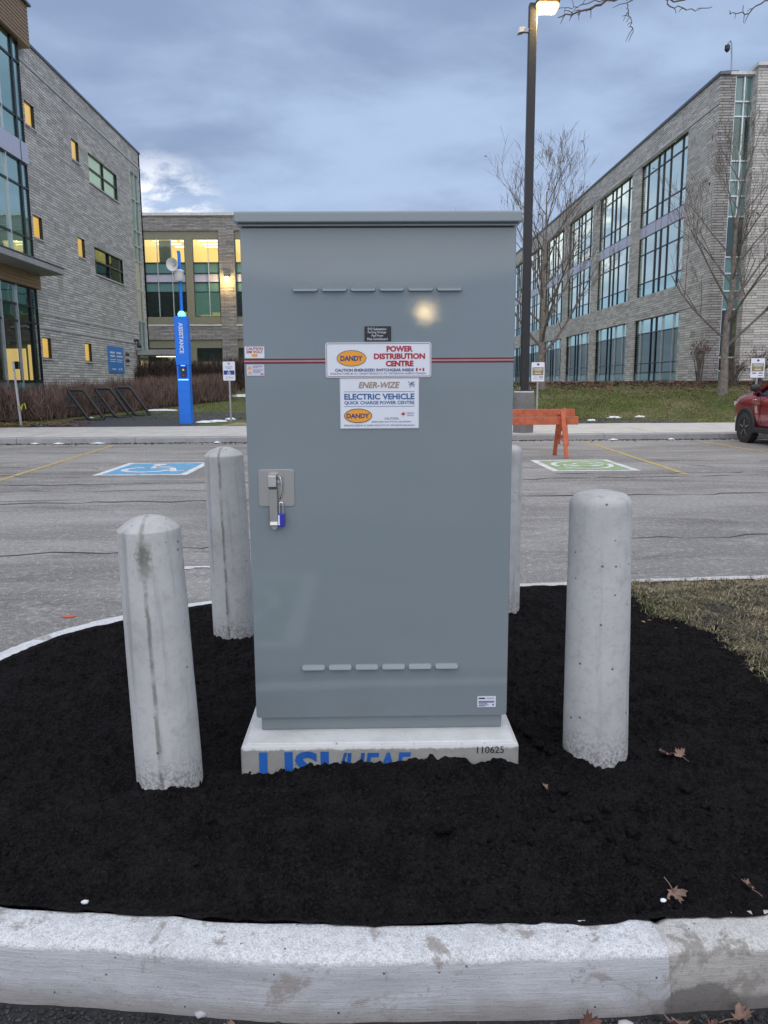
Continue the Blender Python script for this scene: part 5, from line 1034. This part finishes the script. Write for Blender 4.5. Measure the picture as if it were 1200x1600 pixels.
# hedges: a thicket of twigs along a line
def hedge(name, line, thick, hgt, n, label, mat, zf=None, rad=.010):
    L = [Vector((*p, 0)) for p in line]; seg = [(a, b, (b - a).length) for a, b in zip(L[:-1], L[1:])]; tot = sum(s[2] for s in seg)
    u = rng.uniform(0, tot, n); acc = 0; bx = np.zeros(n); by_ = np.zeros(n); nx_ = np.zeros(n); ny_ = np.zeros(n)
    for a, b, l in seg:
        m = (u >= acc) & (u <= acc + l); t = (u[m] - acc) / l; bx[m] = a.x + (b.x - a.x) * t; by_[m] = a.y + (b.y - a.y) * t; nx_[m] = -(b.y - a.y) / l; ny_[m] = (b.x - a.x) / l; acc += l
    o_ = rng.uniform(-.5, .5, n) * thick; bx += nx_ * o_; by_ += ny_ * o_; bz = gz(bx, by_); bz = np.maximum(bz, .1)
    root = empty(name, (line[0][0], line[0][1], 0), label, 'hedge')
    top = hgt * (.70 + .34 * vnoise(bx * 1.6, by_ * 1.6, 60) + .10 * rng.uniform(-1, 1, n)) * np.sqrt(np.clip(1 - (np.abs(o_) / (thick * .56)) ** 4, .2, 1))
    s0 = rng.uniform(0, .8, n) ** 1.0 * top; Ln = np.minimum(rng.uniform(.25, .6, n), top - s0 + .05); dx = rng.normal(0, .35, n) * Ln; dy = rng.normal(0, .35, n) * Ln; r = rng.uniform(.4, 1.1, n) * rad
    V = []
    for t, rs in ((0, 1.0), (.5, .85), (1.0, .3)):
        cx_ = bx + dx * t + rng.normal(0, .02, n) * t; cy_ = by_ + dy * t; cz_ = bz + s0 + Ln * t
        for k in range(3): a = 2.094 * k; V.append(np.stack([cx_ + r * rs * math.cos(a), cy_ + r * rs * math.sin(a), cz_], 1))
    V = np.stack(V, 1).reshape(-1, 3); B = (np.arange(n) * 9)[:, None]; F = np.concatenate([B + np.array([[i * 3 + k, i * 3 + (k + 1) % 3, (i + 1) * 3 + (k + 1) % 3, (i + 1) * 3 + k]]) for i in range(2) for k in range(3)])
    o = np_mesh('twigs', V - np.array([line[0][0], line[0][1], 0]), F, mat, root); tag(o, kind='stuff')
    return root
hedge('hedge', [(-19, 27.2), (-11.9, 27.3), (-10.9, 29.6), (-9.3, 32.6), (-7.0, 38.0)], 1.5, 1.32, 26000, 'brown leafless hedge in front of the left masonry wing', 'hedge_twig', rad=.011)
pm('hedge_far_twig', (.085, .058, .046), .95, var=.3, vs=.8, rand=.6)
hedge('hedge', [(-13.6, 46.2), (-6, 45.6), (3, 45.6)], 1.8, 2.15, 16000, 'tall dark hedge before the far block', 'hedge_far_twig', rad=.02)
# shrubs at the foot of the right wing
def shrub(x, y, h, wd, n, label, leafm='red_litter'):
    g = random.Random(int(x * 31 + y)); zb = float(gz(x, y)); r = empty('shrub', (x, y, zb), label, 'shrub', 'dry shrubs at the foot of the right wing'); m = MB(); lv = MB()
    for k in range(n):
        a = g.uniform(0, 6.28); t = Vector((math.cos(a) * wd * g.uniform(.1, .6), math.sin(a) * wd * g.uniform(.1, .6), h * g.uniform(.55, 1))); b = Vector((x + g.uniform(-.1, .1), y + g.uniform(-.1, .1), zb)); mid = b + t * .5 + Vector((0, 0, h * .12)); m.tube([b, mid, b + t], [.016, .010, .005], 4, caps=False)
        for j in range(5):
            p = mid.lerp(b + t, g.uniform(0, 1)); e = p + Vector((g.uniform(-1, 1), g.uniform(-1, 1), g.uniform(0, 1))) * .22; m.tube([p, e], [.006, .003], 3, caps=False)
            if g.random() < .55: s = g.uniform(.03, .06); lv.add([e, e + Vector((s, 0, s * .5)), e + Vector((s * .6, s, -s)), e + Vector((-s * .4, s * .5, -s))], [(0, 1, 2, 3)])
    c = m.build('stems', 'twig', r, recalc=False)
    if lv.v: tag(lv.build('leaves', leafm, r, recalc=False), kind='stuff')
shrub(14.3, 34.2, 2.3, 1.0, 34, 'upright dry shrub left of the glazed slot'); shrub(15.6, 33.8, 1.3, 1.2, 40, 'low dry shrub at the foot of the tree'); shrub(16.6, 33.6, 1.7, 1.3, 38, 'dry shrub behind the right parking sign'); shrub(18.0, 33.4, 1.6, 1.4, 34, 'dry shrub at the right edge of the wing')

# lawn blades and litter
n = 70000; lx = np.r_[rng.uniform(3, 17, n), rng.uniform(-9, -1, n // 4)]; ly = np.r_[25.1 + rng.beta(1, 1.5, n) * 10.2, rng.uniform(27, 44, n // 4)]
lz = gz(lx, ly); hh = rng.uniform(.03, .085, len(lx)); dry = vnoise(lx * .7, ly * .9, 70) + .6 * np.exp(-(ly - 25) / 1.2) > rng.uniform(.45, .9, len(lx))
blades('lawn_grass', lx[~dry], ly[~dry], lz[~dry], hh[~dry], .014, 'grass_blade', .8); blades('lawn_dry_grass', lx[dry], ly[dry], lz[dry], hh[dry] * .8, .014, 'grass_dry', 1.0)
def litter(name, x, y, z, size, mat, lift=.012):
    n = len(x); a = rng.uniform(0, 6.28, n); s = rng.uniform(.5, 1.2, n) * size; t1 = rng.uniform(-.5, .5, (n, 4)) * s[:, None]
    V = []
    for k in range(4): b = a + k * math.pi / 2; V.append(np.stack([x + np.cos(b) * s * (1 if k % 2 else .6), y + np.sin(b) * s * (1 if k % 2 else .6), z + lift + np.abs(t1[:, k])], 1))
    V = np.stack(V, 1).reshape(-1, 3); o = np_mesh(name, V, (np.arange(n) * 4)[:, None] + np.arange(4)[None], mat); tag(o, kind='stuff'); return o
n = 5200; ax_ = rng.uniform(6, 19, n); ay_ = 35.3 - rng.exponential(1.3, n); k = ay_ > 25.3; litter('leaf_litter', ax_[k], ay_[k], gz(ax_[k], ay_[k]) + .02, .075, 'red_litter')
n = 1500; ax_ = rng.uniform(3, 17, n); ay_ = rng.uniform(25.1, 35, n); litter('scattered_leaves', ax_, ay_, gz(ax_, ay_) + .03, .05, 'dry_leaf')
n = 900; ax_ = rng.uniform(-12.5, -9.2, n); ay_ = 25.15 + rng.exponential(.55, n); litter('hedge_leaf_litter', ax_, ay_, np.maximum(gz(ax_, ay_), .14) + .02, .055, 'dry_leaf')
n = 420; ax_ = rng.uniform(1.3, 3.2, n); ay_ = 5.12 - rng.exponential(.22, n); k = inside(ax_, ay_, path) & (ay_ > 3); az_, _ = soil_h(ax_[k], ay_[k]); litter('island_leaf_bits', ax_[k], ay_[k], az_ + .008, .016, 'dry_leaf', .004)
# remains of snow
def snow(name, spots):
    mb = MB(); g = random.Random(3)
    for (x, y, a, b) in spots:
        z = max(float(gz(x, y)), .14); n = 14; P = []
        for rr, dz in ((1.0, .0), (.8, .035), (.4, .055)):
            P += [(x + a * rr * math.cos(6.283 * k / n) * g.uniform(.8, 1.15), y + b * rr * math.sin(6.283 * k / n) * g.uniform(.8, 1.15), z + .012 + dz * g.uniform(.6, 1.2)) for k in range(n)]
        fs = [(q * n + k, q * n + (k + 1) % n, (q + 1) * n + (k + 1) % n, (q + 1) * n + k) for q in range(2) for k in range(n)] + [tuple(range(2 * n, 3 * n))]; mb.add(P, fs)
    tag(mb.build(name, 'snow', smooth=True, recalc=False), kind='stuff')
snow('snow_remains', [(-8.3, 31.4, .75, .35), (-5.5, 26.3, .35, .3), (-5.15, 26.55, .35, .2), (-4.85, 27.3, .2, .15), (-7.0, 40.5, .9, .5), (-5.6, 41.5, 1.6, .3), (-9.9, 28.0, .15, .1), (-6.5, 40.0, .5, .3), (8.1, 26.0, .25, .08), (9.0, 26.1, .2, .08), (7.2, 25.5, .15, .08)])
mb = MB(); g = random.Random(8)
for (x, y, a) in ((-7.9, 19.9, .18), (-6.9, 19.92, .25), (-8.5, 19.93, .12), (-3.9, 19.93, .1), (6.2, 19.9, .14), (7.7, 19.92, .1)):
    mb.add([(x + a * math.cos(6.283 * k / 9) * g.uniform(.7, 1.1), y + .06 * math.sin(6.283 * k / 9), .012) for k in range(9)] + [(x, y, .04)], [(k, (k + 1) % 9, 9) for k in range(9)])
tag(mb.build('gutter_ice', 'snow', recalc=False), kind='stuff')
n = 2600; ax_ = rng.uniform(-14, 12, n); ay_ = 19.98 - rng.exponential(.10, n); scatter_lumps('gutter_grit', np.stack([ax_, ay_, np.full(n, .006)], 1), np.clip(rng.lognormal(-4.2, .4, n), .005, .03), 'gravel_dark', seed=12, flat=.5)

# ------------------------------------------------------------------ fallen maple leaves near the viewer
def maple_leaf(x, y, z, s, rz, tilt, mat, label, curl=.55):
    P = [(0, .5), (.08, .30), (.20, .36), (.17, .14), (.36, .24), (.40, .10), (.52, .07), (.38, -.08), (.20, -.18), (.26, -.30), (.05, -.24)]
    P = P + [(0, -.22)] + [(-a, b) for a, b in P[::-1]][:-1]; g = random.Random(int(x * 1000 + y * 77)); mb = MB()
    rim = [(a * s, b * s, s * curl * ((a * a * 1.5 + b * b) + g.uniform(-.08, .16))) for a, b in P]; mid = [(a * .45, b * .45, c * .18 + s * g.uniform(-.01, .03)) for a, b, c in rim]; n = len(rim)
    vs = rim + mid + [(0, -.02 * s, 0)]; fs = [(k, (k + 1) % n, n + (k + 1) % n, n + k) for k in range(n)] + [(n + k, n + (k + 1) % n, 2 * n) for k in range(n)]
    mb.add(vs, fs); mb.tube([(0, -.22 * s, .01 * s), (.03 * s, -.5 * s, .05 * s), (.10 * s, -.8 * s, .02 * s)], .012 * s + .0006, 5)
    o = mb.build('maple_leaf', mat, local=True, smooth=True, recalc=False); o.location = (x, y, z); o.rotation_euler = (tilt[0], tilt[1], rz); return tag(o, label, 'leaf', 'fallen leaves round the island')
def sz(x, y): return float(soil_h(np.array([x]), np.array([y]))[0][0])
for (x, y, s, rz, tl, m, lb) in ((1.02, 2.52, .085, 2.0, (.35, .2), 'maple_leaf', 'curled pale maple leaf on the soil right of the front right bollard'), (1.055, 2.50, .06, .4, (.5, -.3), 'maple_leaf', 'small curled leaf touching the pale leaf by the front right bollard'),
        (.80, 1.87, .075, 3.3, (-.7, .25), 'maple_leaf', 'pale maple leaf with its stem pointing down at the kerb edge'), (1.00, 1.885, .07, 1.2, (.5, .4), 'maple_leaf', 'crumpled maple leaf on the soil at the right edge of view'), (.545, 2.30, .04, 1.0, (.6, .3), 'maple_leaf', 'tiny curled tan leaf on the soil below the pad corner')):
    maple_leaf(x, y, sz(x, y) + .010, s * .8, rz, tl, MATS[m].name, lb)
for (x, y, s, rz, tl, m, lb) in ((.492, 1.615, .085, .3, (1.05, .1), 'maple_leaf_red', 'brown maple leaf standing against the kerb below the damp stain'), (.70, 1.615, .085, 2.6, (.5, .1), 'maple_leaf', 'pale maple leaf in the gutter right of the damp stain'), (.86, 1.63, .10, 4.4, (.4, -.2), 'maple_leaf', 'maple leaf in the gutter at the right edge'),
        (.30, 1.585, .08, 1.4, (.4, .2), 'maple_leaf_red', 'red-brown leaf lying flat in the gutter mid-right'), (.235, 1.598, .065, .1, (1.1, 0), 'maple_leaf_red', 'dark red leaf tip standing up in the gutter'), (.37, 1.60, .08, 3.6, (.3, -.3), 'maple_leaf_red', 'brown leaf in the gutter beside the standing brown leaf'),
        (.03, 1.595, .05, 5, (.8, .2), 'maple_leaf', 'small tan leaf in the gutter under the middle of the kerb'), (-.06, 1.60, .05, 2.2, (.8, .3), 'maple_leaf_red', 'small brown leaf in the gutter left of the tan leaf'), (-.335, 1.625, .07, 1.9, (.5, .3), 'maple_leaf', 'curled tan leaf in the gutter at lower left'), (.775, 1.60, .07, .9, (.6, .4), 'maple_leaf_red', 'brown leaf in the gutter between two pale leaves')):
    maple_leaf(x, y - .03, .016 + .012 * abs(tl[0]), s * .72, rz, tl, m, lb)
for (x, y, z, s, lb) in ((-.775, 1.90, None, .011, 'small white chip of litter on the soil at left'), (.585, 1.60, .01, .018, 'pale grey pebble in the gutter between the leaves'), (-.42, 1.655, .01, .016, 'pale pebble in the gutter at lower left'), (.755, 1.835, .158, .009, 'white pebble on the soil in the kerb notch')):
    BV, BF = ico2(); z = z if z is not None else sz(x, y) + .006; g = np.random.default_rng(int(abs(x) * 1000)); V = BV * (1 + g.uniform(-.18, .18, (len(BV), 1))) * np.array([s, s * .7, s * .5])
    o = np_mesh('pebble', V, BF, 'snow' if s < .012 else 'stone_grey', smooth=False); o.location = (x, y, z); tag(o, lb, 'pebble')

# ------------------------------------------------------------------ red car nosed in to the far kerb
def car(cx, yfront, label):
    r = empty('parked_car', (cx, yfront - 2.3, 0), label, 'car')
    # stations: distance behind the nose, half width, underside, sill, belt, top-of-lower-body
    S = [(0.0, .62, .42, .52, .80, .92), (.06, .80, .30, .48, .94, 1.08), (.25, .91, .26, .45, 1.04, 1.19), (.7, .945, .25, .45, 1.09, 1.25), (1.2, .955, .25, .45, 1.11, 1.26), (1.55, .955, .25, .45, 1.11, 1.22), (2.4, .955, .25, .45, 1.08, 1.17), (3.4, .95, .25, .45, 1.10, 1.18), (4.2, .93, .28, .48, 1.12, 1.18), (4.52, .86, .34, .52, 1.08, 1.14), (4.6, .70, .42, .56, .95, 1.0)]
    vs = []; ring = 14
    for (d, hw, zu, zs_, zb, zt) in S:
        half = [(0, zu), (hw * .85, zu), (hw * .985, zs_), (hw, (zs_ + zb) / 2), (hw * .985, zb - .06), (hw * .93, zb + (zt - zb) * .35), (hw * .70, zt), (0, zt + .03)]
        pts = half + [(-a, b) for a, b in half[-2:0:-1]]; vs += [(cx + a, yfront - d, b) for a, b in pts]; ring = len(pts)
    fs = [(i * ring + k, i * ring + (k + 1) % ring, (i + 1) * ring + (k + 1) % ring, (i + 1) * ring + k) for i in range(len(S) - 1) for k in range(ring)] + [tuple(range(ring)), tuple(range((len(S) - 1) * ring, len(S) * ring))]
    b = MB().add(vs, fs).build('body', 'car_red', r, smooth=True); md = b.modifiers.new('s', 'SUBSURF'); md.levels = 2; md.render_levels = 2
    G = [(1.25, .80, 1.14, 1.16), (2.05, .70, 1.15, 1.58), (2.7, .68, 1.15, 1.66), (3.6, .67, 1.15, 1.63), (4.15, .66, 1.15, 1.52), (4.5, .72, 1.10, 1.14)]; vs = []
    for (d, hw, z0, z1) in G: vs += [(cx - hw * 1.16, yfront - d, z0), (cx - hw, yfront - d, z1), (cx + hw, yfront - d, z1), (cx + hw * 1.16, yfront - d, z0)]
    fs = [(i * 4 + k, i * 4 + k + 1, i * 4 + 5 + k, i * 4 + 4 + k) for i in range(5) for k in range(3)] + [(0, 1, 2, 3), (20, 21, 22, 23)]; MB().add(vs, fs).build('windows', 'car_glass', r, bevel=.02)
    vs = []
    for (d, hw, z0, z1) in G[1:5]: vs += [(cx - hw - .01, yfront - d, z1 - .02), (cx - hw * .8, yfront - d, z1 + .03), (cx + hw * .8, yfront - d, z1 + .03), (cx + hw + .01, yfront - d, z1 - .02)]
    MB().add(vs, [(i * 4 + k, i * 4 + k + 1, i * 4 + 5 + k, i * 4 + 4 + k) for i in range(3) for k in range(3)]).build('roof', 'car_red', r, smooth=True)
    for sx in (-1, 1):
        for dd in (2.05, 2.95, 3.8): MB().bar((cx + sx * .80, yfront - dd, 1.16), (cx + sx * .685, yfront - dd - .05, 1.62), .05, .07).build('pillar', 'car_red', r)
        MB().bar((cx + sx * .93, yfront - 1.28, 1.16), (cx + sx * .70, yfront - 2.08, 1.60), .06, .06).build('pillar', 'car_red', r)
        for dd in (.98, 3.74):
            yc = yfront - dd; X0 = cx + sx * .80; X1 = cx + sx * .965
            MB().lathe([(.42, 0), (.42, .17)], 30).xf(Matrix.Translation((X0, yc, .40)) @ Matrix.Rotation(R(90 * sx), 4, 'Y')).build('wheel_well', 'rubber', r)
            pts = [(X1 - sx * .01, yc + .435 * math.cos(R(a)), .39 + .435 * math.sin(R(a))) for a in range(-18, 199, 12)]; MB().tube(pts, .038, 8).build('arch_cladding', 'car_trim', r, smooth=True)
            wh = MB().lathe([(.22, .0), (.30, .0), (.355, .03), (.365, .06), (.365, .16), (.355, .20), (.30, .225), (.225, .22), (.215, .20)], 36, caps=False).xf(Matrix.Translation((cx + sx * .765, yc, .365)) @ Matrix.Rotation(R(90 * sx), 4, 'Y')).build('wheel', 'tyre', r, smooth=True)
            rm = MB().lathe([(.215, 0), (.235, .19), (.225, .20), (.20, .175), (.10, .16), (.06, .185), (.02, .185)], 30).xf(Matrix.Translation((cx + sx * .775, yc, .365)) @ Matrix.Rotation(R(90 * sx), 4, 'Y')).build('rim', 'rim', wh, smooth=True)
            for k in range(5): a = R(72 * k + 18); MB().bar((cx + sx * .955, yc + .05 * math.cos(a), .365 + .05 * math.sin(a)), (cx + sx * .962, yc + .205 * math.cos(a), .365 + .205 * math.sin(a)), .03, .05, (1, 0, 0)).build('spoke', 'rim', wh)
        MB().box(min(cx + sx * .90, cx + sx * .965), max(cx + sx * .90, cx + sx * .965), yfront - 3.2, yfront - 1.36, .27, .40).build('sill_cladding', 'car_trim', r, bevel=.02)
        mr = MB().lathe([(.02, -.11), (.075, -.09), (.10, 0), (.085, .08), (.02, .10)], 16).xf(Matrix.Translation((cx + sx * 1.08, yfront - 1.62, 1.31)) @ Matrix.Rotation(R(90), 4, 'Y') @ Matrix.Diagonal((.9, .7, 1.1, 1))).build('wing_mirror', 'car_trim', r, smooth=True)
        MB().bar((cx + sx * .92, yfront - 1.7, 1.15), (cx + sx * 1.04, yfront - 1.64, 1.27), .05, .04).build('mirror_arm', 'car_trim', r)
        MB().box(min(cx + sx * .55, cx + sx * .88), max(cx + sx * .55, cx + sx * .80), yfront - .34, yfront - .15, .88, .97).build('headlight', 'headlamp', r, bevel=.02)
        mb = MB(); yv = yfront - 1.45; xv = cx + sx * .962
        mb.bar((xv, yv - .10, .955), (xv, yv + .06, .94), .02, .03).bar((xv, yv + .055, .945), (xv, yv - .03, .72), .02, .035); mb.build('fender_vent', 'chrome', r)
        MB().bar((cx + sx * .958, yfront - 1.62, .35), (cx + sx * .962, yfront - 1.66, 1.10), .008, .010).build('door_gap', 'rubber', r); MB().bar((cx + sx * .958, yfront - 2.75, .40), (cx + sx * .958, yfront - 2.72, 1.10), .008, .010).build('door_gap', 'rubber', r)
        MB().box(min(cx + sx * .955, cx + sx * .99), max(cx + sx * .955, cx + sx * .99), yfront - 2.65, yfront - 2.45, .93, .965).build('door_handle', 'car_red', r, bevel=.008)
        MB().box(min(cx + sx * .60, cx + sx * .86), max(cx + sx * .60, cx + sx * .86), yfront - 4.58, yfront - 4.48, .86, 1.06).build('tail_light', 'print_red', r, bevel=.02)
    MB().box(cx - .55, cx + .55, yfront - .10, yfront + .005, .42, .66).build('grille', 'car_trim', r, bevel=.02); MB().box(cx - .80, cx + .80, yfront - 4.63, yfront - 4.5, .34, .52).build('rear_bumper', 'car_trim', r, bevel=.03)
    return r
car(10.0, 19.78, 'red sport utility car parked nose-in at the right edge')
